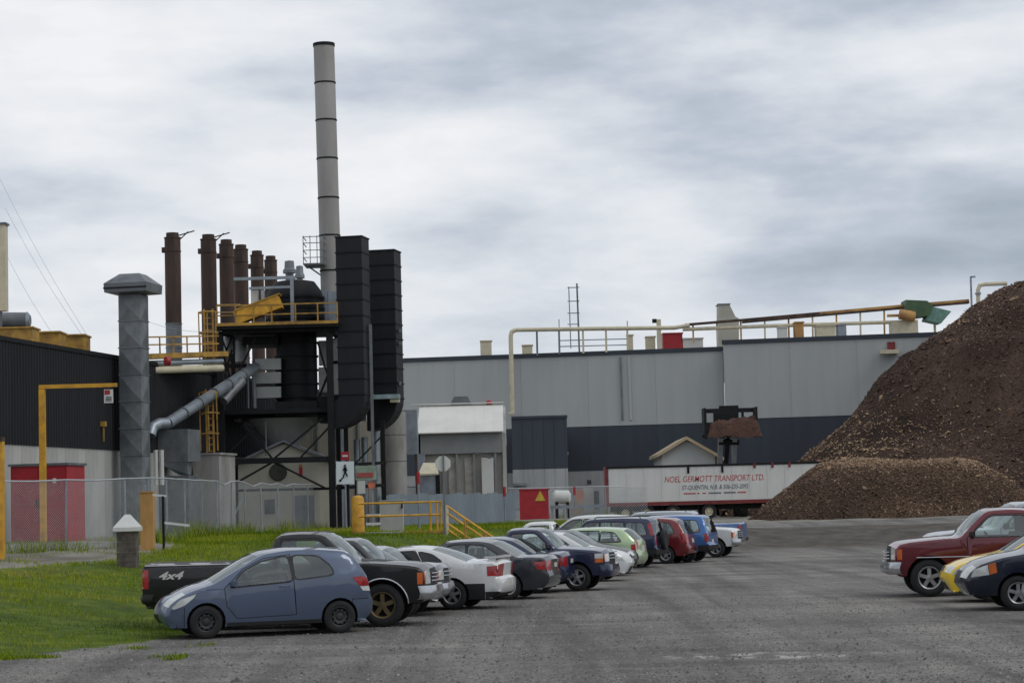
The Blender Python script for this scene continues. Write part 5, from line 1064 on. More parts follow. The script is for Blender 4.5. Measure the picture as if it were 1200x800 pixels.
YPD = 203.; part('riser', M_CREAM, yp, lambda b: b.tube([P(600.5, 482, YPD), P(598.5, 394, YPD), P(599.5, 389, YPD), P(604, 386.5, YPD)], .22, 10), 40); part('run', M_CREAM, yp, lambda b: b.tube([P(604, 386.5, YPD), P(700, 385, YPD), P(790, 384, YPD), P(808, 381, YPD)], .2, 10), 40); part('foot', M_CREAM, yp, lambda b: b.pbox(596, 603, 482, 485, YPD-.3, .8))
for x_ in (629, 655, 683, 710, 735): part('pipe_stand', M_CREAM if x_ > 660 else M_GALVD, yp, lambda b: b.bar(P(x_, 386, YPD), P(x_+.7, 416-(x_-629)*.04, YPD), .18))
rg = empty('roof_guard_rail', tuple(P(700, 410, YPD+.5)), 'thin rail below the roof pipe on the warehouse edge', 'railing')
for y_ in (399, 406): part('rail', M_GALV, rg, lambda b: b.bar(P(655, y_, YPD+.5), P(735, y_-2, YPD+.5), .09))
for x_ in (655, 683, 710, 735): part('rail_post', M_CREAM, rg, lambda b: b.bar(P(x_, 398, YPD+.5), P(x_+.7, 414-(x_-655)*.03, YPD+.5), .12))
cv = empty('conveyor', tuple(P(940, 395, RD-3)), 'long slanting conveyor gallery of yellow steel over the warehouse roof', 'conveyor')
CD = RD-2; M_OCH = mat('ochre_steel', (196, 150, 84), .65, 0, .2, .6, rgb2=(120, 86, 60))
tp = [(803, 380.5), (870, 375), (960, 367), (1050, 359), (1135, 352)]
for a, c in zip(tp[:-1], tp[1:]): part('top_chord', M_OCH if a[0] > 900 else M_RUST, cv, lambda b: b.bar(P(*a, CD), P(*c, CD), .5, .22)); 
for a, c in zip(tp[1:-1], tp[2:]): part('belt', M_RUST, cv, lambda b: b.bar(P(a[0], a[1]+2.6, CD+.2), P(c[0], c[1]+2.6, CD+.2), .9, .16))
part('lower_pipe', M_CREAM, cv, lambda b: b.tube([P(800, 386, CD), P(900, 382, CD), P(1060, 377, CD)], .17, 8), 40)
for k in range(9):
    x_ = 812+k*28; y_ = 380-(x_-803)*.085; part('post', M_CREAM if k % 2 else M_OCH, cv, lambda b: b.bar(P(x_, y_, CD), P(x_+.6, 402-(x_-800)*.03, CD), .15))
for x_, y0, y1, m in ((913, 384, 398, M_WHITE), (957, 382, 394, M_CREAM), (932, 378, 396, M_OCH), (982, 381, 392, M_GALV)): roofbox('roof_unit', m, x_, x_+(10 if x_ != 957 else 22), y0, y1, {913: 'white roof unit under the conveyor', 957: 'wide cream roof unit under the conveyor', 932: 'ochre roof unit under the conveyor', 982: 'grey roof unit under the conveyor'}[x_], 'unit', 1.5, 202.)
gm = empty('green_machine', tuple(P(1080, 380, CD-1)), 'green and orange conveyor head machine beside the bark pile top', 'machine')
M_GRN = mat('machine_green', (80, 110, 76), .6, 0, .3, .5); part('drive_head', M_GRN, gm, lambda b: b.prism([(P(x_, y_, CD).x, P(x_, y_, CD).z) for x_, y_ in ((1058, 368), (1058, 353), (1083, 354), (1090, 360), (1086, 371), (1066, 374))], 'y', CD-1.5, CD+1)); part('hopper', mat('machine_teal', (112, 150, 138), .6), gm, lambda b: b.prism([(P(x_, y_, CD).x, P(x_, y_, CD).z) for x_, y_ in ((1082, 376), (1088, 360), (1112, 366), (1100, 380))], 'y', CD-1.2, CD+1)); part('motor', M_OCH, gm, lambda b: b.tube([P(1054, 368, CD-1.8), P(1072, 371, CD-1.8)], .5, 12), 40); part('base_frame', M_CREAM, gm, lambda b: b.pbox(1046, 1076, 375, 392, CD-1.4, 2.)); part('guard', M_OCH, gm, lambda b: b.pbox(1040, 1062, 368, 371, CD-1.6, .3))
part('leg', M_CREAM, gm, lambda b: b.bar(P(1095, 375, CD), P(1096, 395, CD), .2)); 
# ------------------------------------------------ trailer
TRD = 150.; g0 = P(712, 608, TRD); tzg = tz(g0.x+8, TRD); tr = empty('semi_trailer', (g0.x+8, TRD+1.3, tzg), 'long white box semi-trailer with red lettering parked before the warehouse', 'trailer')
xa = g0.x; LT = 16.1; xz = xa+LT; zb_ = P(780, 589.5, TRD).z; zt_ = P(780, 545, TRD).z; npn = 13; wpn = (LT-.3)/npn
pb_ = MB(); pb_.box(.006, wpn-.006, 0, .04, zb_+.12, zt_-.1); pr = pb_.build('side_panel', M_WHITE, tr, world=False); o0 = Vector(ORG[tr.name]); copies(pr, tr, [Matrix.Translation(Vector((xa+.15+i*wpn, TRD, 0))-o0) for i in range(npn)])
part('box_core', M_WHITE, tr, lambda b: b.box(xa+.1, xz-.1, TRD+.045, TRD+2.6, zb_+.1, zt_-.06)); part('roof', M_GALV, tr, lambda b: b.box(xa, xz, TRD-.02, TRD+2.62, zt_-.055, zt_)); part('top_rail', M_BLKST, tr, lambda b: b.box(xa, xz, TRD-.05, TRD-.021, zt_-.14, zt_+.01)); part('bottom_rail', M_DRED, tr, lambda b: b.box(xa, xz, TRD-.06, TRD+.04, zb_-.12, zb_+.115)); part('rear_frame', M_DRED, tr, lambda b: b.box(xa-.08, xa+.12, TRD-.04, TRD+2.62, zb_-.12, zt_+.02)); part('front_post', M_GALV, tr, lambda b: b.box(xz-.14, xz+.02, TRD-.03, TRD+2.62, zb_, zt_-.06)); part('chassis', M_UNDER, tr, lambda b: b.box(xa+.3, xz-.4, TRD+.5, TRD+2.1, zb_-.5, zb_-.13))
def tx(px): return P(px, 600, TRD).x
rwt = .52; ax_ = [tx(733), tx(759), tx(789), tx(831)]
for x_ in ax_:
    for y_ in (TRD+.25, TRD+2.3):
        wh = part('wheel', M_TYRE, tr, lambda b: b.lathe([(rwt*.55, y_-.26), (rwt*.9, y_-.28), (rwt, y_-.2), (rwt, y_+.2), (rwt*.9, y_+.28), (rwt*.55, y_+.26)], 'y', 22, (x_, 0, tzg+rwt)), 40); part('rim', M_CREAM if y_ < TRD+1 else M_GALV, wh, lambda b: b.lathe([(rwt*.56, y_-.24), (rwt*.5, y_-.16), (rwt*.3, y_-.12), (rwt*.2, y_-.2), (.01, y_-.2)], 'y', 18, (x_, 0, tzg+rwt)), 40)
    part('axle', M_UNDER, tr, lambda b: b.bar((x_, TRD+.3, tzg+rwt), (x_, TRD+2.3, tzg+rwt), .16)); part('mudguard', M_UNDER, tr, lambda b: b.box(x_-.75, x_-.7, TRD+.05, TRD+.6, tzg+.3, zb_-.13))
for y_ in (TRD+.5, TRD+2.1): part('landing_leg', M_GALVD, tr, lambda b: b.box(xz-3.2, xz-3.0, y_-.1, y_+.1, tzg, zb_-.13))
part('rear_guard', M_DRED, tr, lambda b: b.box(xa-.05, xa+.05, TRD+.1, TRD+2.5, tzg+.5, tzg+.62).box(xa-.04, xa+.04, TRD+.6, TRD+.7, tzg+.6, zb_).box(xa-.04, xa+.04, TRD+1.9, TRD+2.0, tzg+.6, zb_))
for px in (808, 848, 886, 907, 927): part('tarp_strap', M_BLKST if px < 880 else M_DRED, tr, lambda b: b.box(tx(px)-.08, tx(px)+.08, TRD-.075, TRD-.052, zt_-.6 if px < 860 else zt_-.35, zt_))
M_RLET = mat('red_letters', (186, 84, 86), .6, var=.1); M_DLET = mat('slate_letters', (96, 104, 112), .6, var=.1)
def fit(s_, size, nm, m, xl, xr, y_):
    o = textmesh(s_, size, nm, m, tr, (0, 0, 0), 'LEFT', .2, .002, .004); o0 = Vector(ORG[tr.name]); c = np.array([v.co for v in o.data.vertices])+np.array(o0); w0 = c[:, 0].max()-c[:, 0].min(); k = (tx(xr)-tx(xl))/w0
    o.data.transform(Matrix.Translation(o0)); o.data.transform(Matrix.Diagonal((k, 1, 1, 1))); c = min(v.co.x for v in o.data.vertices); o.data.transform(Matrix.Translation(Vector((tx(xl)-c, TRD-.008, P((xl+xr)/2, y_, TRD).z))-o0)); return o
fit('NOEL GERMOTT TRANSPORT LTD.', .58, 'lettering', M_RLET, 780, 897, 563.5); fit('ST-QUENTIN, N.B. & 506-235-2092', .42, 'lettering', M_DLET, 800, 878, 572.5)
for k, (a, c) in enumerate(((802, 816), (818, 820.5), (824, 828), (831, 846), (849, 863), (865, 875))): part('small_print', M_RLET if k not in (3, 4) else M_DLET, tr, lambda b: b.box(tx(a), tx(c), TRD-.012, TRD-.004, P(838, 578, TRD).z, P(838, 576.4, TRD).z))
# gabled outbuilding behind the trailer
ob = empty('gable_outbuilding', tuple(P(808, 600, 166))[:2]+(1.08,), 'small white gabled outbuilding peeping over the trailer', 'shed'); M_OUT = mat('out_siding', (176, 178, 176), .6, 0, .06, .5)
ex0, ex1 = P(776, 545, 166).x, P(838, 545, 166).x; em = P(805, 540, 166).x; eze, ezr = P(808, 531, 166).z, P(806, 515, 166).z
part('gable_wall', M_OUT, ob, lambda b: b.prism([(ex0, .8), (ex1, .8), (ex1, eze), (em, ezr-.1), (ex0, eze)], 'y', 166, 166.25)); part('side_wall', M_OUT, ob, lambda b: b.box(ex0, ex0+.2, 166.26, 176, .8, eze-.1)); part('side_wall', M_OUT, ob, lambda b: b.box(ex1-.2, ex1, 166.26, 176, .8, eze-.1))
M_TAN = mat('tan_roof', (176, 158, 128), .7, 0, .12, .6)
part('roof_slope', M_TAN, ob, lambda b: b.prism([(em, ezr), (em, ezr+.25), (ex0-.35, eze+.02), (ex0-.35, eze-.22)], 'y', 165.5, 176.3)); part('roof_slope', M_TAN, ob, lambda b: b.prism([(em, ezr), (em, ezr+.25), (ex1+.7, eze-.4), (ex1+.7, eze-.65)], 'y', 165.5, 176.3))
# wheel loader behind the trailer, bucket raised
LD = 160.; lg = P(857, 600, LD); lz = tz(lg.x, LD); ld = empty('wheel_loader', (lg.x, LD+3, lz), 'wheel loader hidden behind the trailer, raised dark bucket full of bark', 'loader')
bx0, bx1 = P(825, 490, LD).x, P(888, 490, LD).x; zt3, zb3 = P(857, 477, LD).z, P(857, 512, LD).z; zmid = P(857, 493, LD).z
part('bucket', M_BLKST, ld, lambda b: b.prism([(LD, zb3), (LD+1.6, zb3+.1), (LD+1.9, zmid), (LD+1.8, zmid), (LD+1.5, zb3+.25), (LD+.1, zb3+.15), (LD, zb3+.6)], 'x', bx0, bx1))
for x_ in (bx0, bx1-.15): part('bucket_cheek', M_BLKST, ld, lambda b: b.box(x_, x_+.15, LD-.05, LD+1.9, zb3, zt3))
part('spill_beam', M_BLKST, ld, lambda b: b.box(bx0+.16, bx1-.16, LD+1.6, LD+1.8, zt3-.32, zt3)); part('spill_hump', M_BLKST, ld, lambda b: b.box(P(845, 476, LD).x, P(868, 476, LD).x, LD+1.6, LD+1.8, zt3+.005, zt3+.2))
for f_ in (.0, .22, .45, .62, .78): part('spill_bar', M_BLKST, ld, lambda b: b.box(bx0+.16+f_*(bx1-bx0-.4), bx0+.34+f_*(bx1-bx0-.4), LD+1.62, LD+1.78, zmid, zt3-.33))
part('spill_plate', M_BLKST, ld, lambda b: b.box(P(838, 480, LD).x, P(868, 480, LD).x, LD+1.60, LD+1.66, zmid, zt3-.33))
for x_ in (844.5, 861): part('lift_arm', M_GALV, ld, lambda b: b.bar(P(x_, 511, LD+1.3), Vector((P(x_, 511, LD+1.3).x, LD+4, lz+2.2)), .34, .5))
part('crosstube', M_BLKST, ld, lambda b: b.bar(P(842, 518, LD+1.5), P(866, 518, LD+1.5), .4)); part('tilt_link', M_BLKST, ld, lambda b: b.bar(P(853, 514, LD+1.2), Vector((P(853, 514, LD).x, LD+4, lz+2.4)), .3))
part('chassis', M_OCH, ld, lambda b: b.box(lg.x-1.1, lg.x+1.1, LD+2.6, LD+9, lz+.8, lz+2.0)); part('cab', M_TINT, ld, lambda b: b.box(lg.x-.8, lg.x+.8, LD+5, LD+6.6, lz+2.01, lz+3.6)); part('engine_hood', M_OCH, ld, lambda b: b.box(lg.x-.9, lg.x+.9, LD+6.7, LD+9, lz+2.01, lz+2.7))
for sx in (-1.25, 1.25):
    for y_ in (LD+3.6, LD+7.4): part('wheel', M_TYRE, ld, lambda b: b.add(*(lambda t: (t.v, t.f))(MB().tube([(lg.x+sx-.3, y_, lz+.85), (lg.x+sx+.3, y_, lz+.85)], .85, 20))), 40)
# ------------------------------------------------ bark piles
def fbm(x, y, z, o=4):
    s, a, f = 0., 1., 1.
    for _ in range(o): s += a*noise.noise((x*f, y*f, z*f)); a *= .5; f *= 2.1
    return s
def pilemat(name, dark, mid, light, sc=.35):
    m = bpy.data.materials.new(name); m.use_nodes = True; t = m.node_tree; b = t.nodes['Principled BSDF']; b.inputs['Roughness'].default_value = .95; b.inputs['Specular IOR Level'].default_value = .15
    g = t.nodes.new('ShaderNodeNewGeometry')
    def nz(s, r=.65):
        n = t.nodes.new('ShaderNodeTexNoise'); n.inputs['Scale'].default_value = s; n.inputs['Detail'].default_value = 7; n.inputs['Roughness'].default_value = r; t.links.new(g.outputs['Position'], n.inputs['Vector']); return n.outputs['Fac']
    mx_ = t.nodes.new('ShaderNodeMath'); mx_.operation = 'ADD'; m2 = t.nodes.new('ShaderNodeMath'); m2.operation = 'MULTIPLY'; m2.inputs[1].default_value = .5
    t.links.new(nz(sc), mx_.inputs[0]); t.links.new(nz(5, .8), mx_.inputs[1]); t.links.new(mx_.outputs[0], m2.inputs[0])
    r = t.nodes.new('ShaderNodeValToRGB'); t.links.new(m2.outputs[0], r.inputs[0]); e = r.color_ramp.elements
    e[0].position, e[0].color = .36, (*lin(dark), 1); e[1].position, e[1].color = .66, (*lin(light), 1); q = e.new(.5); q.color = (*lin(mid), 1)
    t.links.new(r.outputs[0], b.inputs['Base Color'])
    bp = t.nodes.new('ShaderNodeBump'); bp.inputs['Strength'].default_value = 1.; bp.inputs['Distance'].default_value = .25; t.links.new(nz(2.6, .8), bp.inputs['Height']); t.links.new(bp.outputs[0], b.inputs['Normal']); return m
M_BARK = pilemat('bark', (40, 34, 31), (72, 58, 51), (108, 87, 75), .12); M_MULCH = pilemat('mulch', (50, 42, 36), (82, 67, 55), (118, 96, 77), .3)
M_CHIP = tonemat('bark_chips', [(0, (44, 36, 31)), (.45, (82, 66, 56)), (.8, (122, 99, 82)), (1, (166, 142, 114))], .9)
def heap(name, cones, x0, x1, y0, y1, step, m, label, nch, chs, seed, tone0=.4, rough=.5, dry=0.):
    """cones: (x, y, half-length along x, top z, slope, flat radius)"""
    xs = np.arange(x0, x1, step); ys = np.arange(y0, y1, step); base = 1.0
    XX, YY = np.meshgrid(xs, ys); H = np.full(XX.shape, -9.)
    for cx, cy, hl, top, sl, fl in cones:
        dx = np.maximum(np.abs(XX-cx)-hl, 0); r = np.hypot(dx, YY-cy); q = top-(np.interp(r, *sl) if isinstance(sl, tuple) else sl*(np.sqrt(r*r+fl*fl)-fl)); H = np.maximum(H, q)+.35*np.exp(-((H-q)/1.2)**2)*(H > base)
    gr = terrain(XX, YY)[0]
    nzv = np.array([[rough*fbm(x*.16, y*.16, seed)+rough*.32*fbm(x*.7, y*.7, seed+3, 3) for x in xs] for y in ys]); nzv -= np.abs(np.array([[noise.noise((x*.4+y*.15, y*.05, seed+9)) for x in xs] for y in ys]))*rough*.7
    H2 = H+nzv*np.clip((H-base+1)/2, 0, 1); keep = H2 > gr-.25
    idm = -np.ones(XX.shape, int); V = []; F = []
    q = keep[:-1, :-1] & keep[1:, :-1] & keep[:-1, 1:] & keep[1:, 1:]
    for j, i in zip(*np.nonzero(q)):
        f = []
        for a, b_ in ((j, i), (j, i+1), (j+1, i+1), (j+1, i)):
            if idm[a, b_] < 0: idm[a, b_] = len(V); V.append((XX[a, b_], YY[a, b_], max(H2[a, b_], gr[a, b_]-.25)))
            f.append(idm[a, b_])
        F.append(tuple(f))
    root = empty(name, (cones[0][0], cones[0][1], base), label, 'heap'); b = MB(); b.v, b.f = V, F; o = b.build('heap_surface', m, root, flip=False); o.data.polygons.foreach_set('use_smooth', [True]*len(F))
    # loose chips lying on the surface
    jj, ii = np.nonzero(q); k = RNG.integers(0, len(jj), nch); a, c = RNG.random(nch), RNG.random(nch); j, i = jj[k], ii[k]
    px_ = xs[i]+a*step; py_ = ys[j]+c*step; pz_ = (H2[j, i]*(1-a)+H2[j, i+1]*a)*(1-c)+(H2[j+1, i]*(1-a)+H2[j+1, i+1]*a)*c
    ln = chs*RNG.lognormal(0, .45, nch); wd = ln*RNG.uniform(.2, .5, nch); az = RNG.uniform(0, 2*PI, nch); ti = RNG.normal(0, .5, nch)
    ux, uy, uz = np.cos(az)*np.cos(ti), np.sin(az)*np.cos(ti), np.sin(ti); vx_, vy_ = -np.sin(az), np.cos(az)
    P0 = np.stack([px_, py_, pz_+.02], -1)-np.array(ORG[root.name]); U_ = np.stack([ux, uy, uz], -1)*ln[:, None]/2; V_ = np.stack([vx_, vy_, RNG.normal(0, .4, nch)], -1)*wd[:, None]/2; Wz = np.stack([np.zeros(nch), np.zeros(nch), wd*.5+.015], -1)
    A = np.stack([P0-U_-V_, P0+U_-V_, P0+U_+V_, P0-U_+V_, P0+Wz+U_*.3, P0+Wz-U_*.5], 1).reshape(-1, 3); f0 = np.array([[0, 1, 4], [0, 4, 5], [1, 2, 4], [2, 3, 5], [2, 5, 4], [3, 0, 5]])
    Fc = (f0[None]+np.arange(nch)[:, None, None]*6).reshape(-1, 3); cl = np.array([noise.noise((x*.2, y*.2, 5.))+1.1*noise.noise((x*.075, y*.1, seed+.5)) for x, y in zip(px_, pz_)]); crest = ss(.6, .95, (pz_-base)/(H2.max()-base))*dry
    tone = np.clip(tone0+.35*cl+crest+RNG.normal(0, .17, nch)+.45*(RNG.random(nch) < .012), 0, 1); scatter_mesh('loose_bark', A, Fc, np.repeat(tone, 6), M_CHIP, root); return root
c0 = P(1182, 333, 182); c1 = P(950, 521, 174)
heap('bark_pile', [(c0.x+18.5, 182, 16.5, c0.z+.1, ([0, 2, 7.2, 11.4, 13.4, 15.6, 19, 23, 27, 40], [0, .2, 3.2, 5.7, 7.9, 10.9, 13.9, 16.2, 17.6, 24]), 0), (c0.x+10, 171, 6, 8.0, .62, 3), (c0.x+30, 166, 12, 9.5, .7, 3), (c0.x-6, 168, 2, 4.6, .5, 3)], P(840, 500, 176).x, c0.x+62, 140, 214, .55, M_BARK, 'huge dark brown bark pile filling the right side behind the mounds', 120000, .16, 2., .36, .9, .12)
c2 = P(1060, 540, 128); c3 = P(975, 541, 133)
heap('mulch_mound', [(c2.x+.1, 128, 1.6, c2.z+.05, ([0, 2.6, 4.2, 6., 8, 12], [0, .3, 1.1, 2.5, 3.9, 6.5]), 0), (c3.x+.5, 131.5, .9, c3.z-.35, .80, 1.4), (c3.x+2.8, 132, 1., c3.z-.25, .8, 1.6)], P(850, 600, 128).x, P(1225, 600, 128).x, 119, 141, .22, M_MULCH, 'low lighter brown mulch mound in front of the trailer and bark pile', 52000, .08, 11., .42, .3, .36)
# bark heaped in the loader bucket
bk = MB(); cx0, cx1 = bx0+.16, bx1+.25; zc0 = zb3+.3
nb = 26; rows = []
for i in range(nb+1):
    x = cx0+(cx1-cx0)*i/nb
    for j in range(7):
        y = LD-.45+1.9*j/6; e_ = min(1., 4*max(0., math.sin(PI*i/nb)))*min(1., (j+.0)/1.5, (6.3-j)/1.5); bk.v.append((x, y, zc0-.35+1.15*e_+.55*i/nb*e_+.25*fbm(x*1.4, y*1.4, 3)))
for i in range(nb):
    for j in range(6): a = i*7+j; bk.f.append((a, a+7, a+8, a+1))
o = bk.build('bark_load', mat('load_bark', (86, 58, 46), .95, 0, .35, 3., bump=.6, bscale=8, bdist=.2, rgb2=(52, 38, 32)), None, 60); tag(o, 'reddish-brown bark heaped in the raised loader bucket', 'bark')
# kerb and lamp near the pile
for k, (x0, x1) in enumerate(((857, 930), (932, 1012), (1014, 1096), (1098, 1190))):
    o = MB().box(P(x0, 617, 107).x, P(x1, 617, 107).x, 107, 107.5, P(960, 621, 107).z-.1, P(960, 616, 107).z).build('concrete_kerb', mat('kerb_grey', (150, 147, 141), .9, 0, .12, .6), None); tag(o, ('pale concrete kerb, leftmost, below the mulch mound', 'second pale concrete kerb from the left below the mound', 'third pale concrete kerb from the left below the mound', 'pale concrete kerb ending behind the maroon pickup')[k], 'kerb', 'pale kerbs along the dirt bank')
lp = empty('lamp_post', tuple(P(1140, 350, 205)), 'slim grey lamp post standing over the top of the bark pile', 'lamp post'); part('pole', M_GALV, lp, lambda b: b.bar(P(1137.5, 324, 205), P(1139, 372, 205), .16)); part('lamp_arm', M_GALV, lp, lambda b: b.bar(P(1137.5, 324.5, 205), P(1143, 324.2, 205), .16))
bp2 = empty('bent_pipe', tuple(P(1150, 350, 203)), 'cream bent pipe beside the lamp post above the bark pile', 'pipe'); part('pipe', M_CREAM, bp2, lambda b: b.tube([P(1147, 370, 203), P(1146, 340, 203), P(1148, 334.5, 203), P(1154, 333, 203), P(1180, 332, 203)], .2, 8), 40); part('collar', M_GALV, bp2, lambda b: b.tube([P(1146.2, 345, 203), P(1146.1, 343, 203)], .3, 8), 40)
# ------------------------------------------------ chain-link fence
fpl = [Vector((-30, 59, 0)), Vector((-14.7, 62, 0)), Vector((-11.95, 66.5, 0)), Vector((-11.0, 88, 0)), Vector((-8.0, 110, 0)), Vector((.3, 146, 0)), Vector((9.0, 149, 0))]
fb_ = [Vector((-30, 59.5))]; FH = 2.08
M_FEN = mat('fence_steel', (176, 182, 186), .5, .2, .1, 2)
cf = empty('chain_link_fence', (-11.9, 66.5, .9), 'long galvanised chain-link fence on top of the grass bank', 'fence')
bays = []
for a, b in zip(fpl[:-1], fpl[1:]):
    n_ = max(1, round((b-a).length/2.9)); bays += [(a.lerp(b, k/n_), a.lerp(b, (k+1)/n_)) for k in range(n_)]
def ft(p, i): return tz(p.x, p.y)
for i, (a, b) in enumerate(bays):
    za, zb_ = tz(a.x, a.y), tz(b.x, b.y); rn = random.Random(i); sag = rn.uniform(-.02, .05); lean = rn.uniform(-.04, .04)
    if 12 <= i <= 16: sag += (.12, -.05, .16, .02, .1)[i-12]
    d = (b-a).normalized(); nv = Vector((d.y, -d.x, 0)); ta = a+Vector((0, 0, za+FH)); tb_ = b+Vector((0, 0, zb_+FH))
    part('fence_post', M_GALV, cf, lambda m: m.tube([a+Vector((0, 0, za-.3)), ta+nv*lean], .035, 7), 40)
    part('top_rail', M_FEN, cf, lambda m: m.tube([ta, ta.lerp(tb_, .5)-Vector((0, 0, sag)), tb_], .028, 6, False), 40)
    # woven wire: two families of thin diagonal strands
    ln = (b-a).length; st = .075*max(1, ((a.y+b.y)/2)/62); w_ = .0037*max(1, ((a.y+b.y)/2)/62); m = MB(); u = np.arange(-FH, ln, st)
    for sgn in (1, -1):
        for s0 in u:
            t0, t1 = max(s0, 0), min(s0+FH, ln); h0, h1 = t0-s0, t1-s0
            if t1-t0 < .05: continue
            pts_ = []
            for t, h in ((t0, h0), (t1, h1)):
                tt_ = t if sgn > 0 else ln-t; zz = (za+(zb_-za)*tt_/ln)+h*(FH-.02)/FH+.01-sag*math.sin(PI*tt_/ln)*h/FH; q_ = a+d*tt_; pts_.append(Vector((q_.x, q_.y, zz))+nv*(.006*sgn))
            k = len(m.v); off = Vector((d.x, d.y, -sgn*1.0)).normalized()*w_
            m.v += [tuple(pts_[0]-off), tuple(pts_[0]+off), tuple(pts_[1]+off), tuple(pts_[1]-off)]; m.f.append((k, k+1, k+2, k+3))
    m.build('wire_mesh', M_FEN, cf, flip=False)['kind'] = 'stuff'
a_ = P(287, 579, 88); part('brace', M_FEN, cf, lambda m: m.tube([a_, Vector((a_.x-.85, 88, tz(a_.x, 88)))], .035, 6), 40)
# ------------------------------------------------ posts and odds along the fence
bo = P(150, 655, 57); bzv = tz(bo.x, 57); gp = empty('gate_post', (bo.x, 57, bzv), 'dark stone gate post with a white pyramid cap on the grass', 'post')
zc_ = P(150, 616, 57).z; ztop = P(150, 602.5, 57).z
M_STN = mat('dark_stone', (98, 90, 84), .95, 0, .25, 4, bump=.5, bscale=12, rgb2=(58, 53, 50))
for k in range(4): part('stone_course', M_STN, gp, lambda m: m.box(bo.x-.245, bo.x+.245, 56.75, 57.25, bzv-.15+k*(zc_-bzv)/4+.012, bzv-.15+(k+1)*(zc_-bzv)/4))
part('cap_slab', M_WHITE, gp, lambda m: m.box(bo.x-.33, bo.x+.33, 56.66, 57.34, zc_-.13, zc_-.04)); part('cap', M_WHITE, gp, lambda m: m.add([(bo.x-.33, 56.66, zc_-.036), (bo.x+.33, 56.66, zc_-.036), (bo.x+.33, 57.34, zc_-.036), (bo.x-.33, 57.34, zc_-.036), (bo.x-.06, 56.94, ztop), (bo.x+.06, 56.94, ztop), (bo.x+.06, 57.06, ztop), (bo.x-.06, 57.06, ztop)], [(0, 1, 5, 4), (1, 2, 6, 5), (2, 3, 7, 6), (3, 0, 4, 7), (4, 5, 6, 7), (0, 3, 2, 1)]))
M_TANP = mat('tan_post', (190, 146, 86), .8, 0, .15, 3, streak=.3)
to = P(173, 640, 65); tp_ = empty('tan_post', (to.x, 65, tz(to.x, 65)), 'thick tan timber post next to the white-capped gate post', 'post'); part('shaft', M_TANP, tp_, lambda m: m.box(P(165.5, 610, 65).x, P(180.5, 610, 65).x, 64.8, 65.2, tz(to.x, 65)-.2, P(173, 577, 65).z)); part('cap', M_TANP, tp_, lambda m: m.box(P(165, 610, 65).x, P(181, 610, 65).x, 64.77, 65.23, P(173, 576.8, 65).z, P(173, 575.5, 65).z))
lo = P(1, 640, 60); lp_ = empty('yellow_post', (lo.x, 60, tz(lo.x, 60)), 'yellow steel post cut by the left edge of the picture', 'post'); part('shaft', M_YEL, lp_, lambda m: m.box(P(-8, 600, 60).x, P(4.5, 600, 60).x, 59.85, 60.15, tz(lo.x, 60)-.2, P(2, 517, 60).z)); part('head', M_RUST, lp_, lambda m: m.box(P(-9, 600, 60).x, P(4.8, 600, 60).x, 59.8, 60.2, P(2, 516.8, 60).z, P(2, 512, 60).z))
do = P(192, 640, 64.5); dp_ = empty('dark_post', (do.x, 64.5, tz(do.x, 64.5)), 'thin dark metal post with a white crossbar at the fence', 'post'); part('shaft', M_BLKST, dp_, lambda m: m.bar((do.x, 64.5, tz(do.x, 64.5)-.2), tuple(P(191, 581, 64.5)), .07)); part('arm', M_WHITE, dp_, lambda m: m.bar(P(179, 579.5, 64.5), P(195, 581, 64.5), .06)); part('crossbar', M_WHITE, dp_, lambda m: m.bar(P(191, 612, 64.5), P(222, 615.5, 64.5), .07))
# yellow bollard, railings and steps down the bank
SD = 78.; pl = P(470, 622, SD); zpl = P(470, 622, SD).z
bl = P(420, 620, SD); by = empty('yellow_bollard', (bl.x, SD, zpl-.2), 'fat yellow bollard at the head of the steps', 'bollard'); part('tube', M_YEL, by, lambda m: m.lathe([(.225, zpl-.4), (.225, P(420, 584, SD).z), (.17, P(420, 581, SD).z), (.01, P(420, 580, SD).z)], 'z', 20, (bl.x, SD, 0)), 40); part('base_ring', M_YELD, by, lambda m: m.lathe([(.27, zpl-.3), (.27, zpl+.03), (.228, zpl+.03)], 'z', 20, (bl.x, SD, 0)), 40)
st = empty('bank_steps', (pl.x, SD, zpl), 'concrete landing and steps with yellow railings down the grass bank', 'stairs')
xl0, xl1 = P(428, 622, SD).x, P(522, 622, SD).x
part('landing', M_CONC, st, lambda m: m.box(xl0, xl1, SD-.6, SD+1.0, zpl-.75, zpl-.02)); part('landing_edge', M_YELD, st, lambda m: m.box(P(474, 622, SD).x, xl1, SD-.66, SD-.605, zpl-.1, zpl))
ns2 = 7; xs_e = P(585, 640, SD).x
for k in range(ns2):
    xk = xl1+.005+k*(xs_e-xl1)/ns2; part('step', M_CONC, st, lambda m: m.box(xk, xk+(xs_e-xl1)/ns2-.01, SD-.6, SD+.7, zpl-.02-(k+1)*.19-.5, zpl-.02-(k+1)*.19))
for y_, nm in ((588, 'rail'), (603, 'rail')): part(nm, M_YEL, st, lambda m: m.tube([P(420, y_+2, SD-.55), P(517, y_-.5, SD-.55)], .036, 8), 40)
for x_ in (504, 512, 516.5): part('rail_post', M_YEL, st, lambda m: m.tube([P(x_, 587, SD-.55+(x_ == 512)*1.2), P(x_+.8, 623, SD-.55+(x_ == 512)*1.2)], .036, 8), 40)
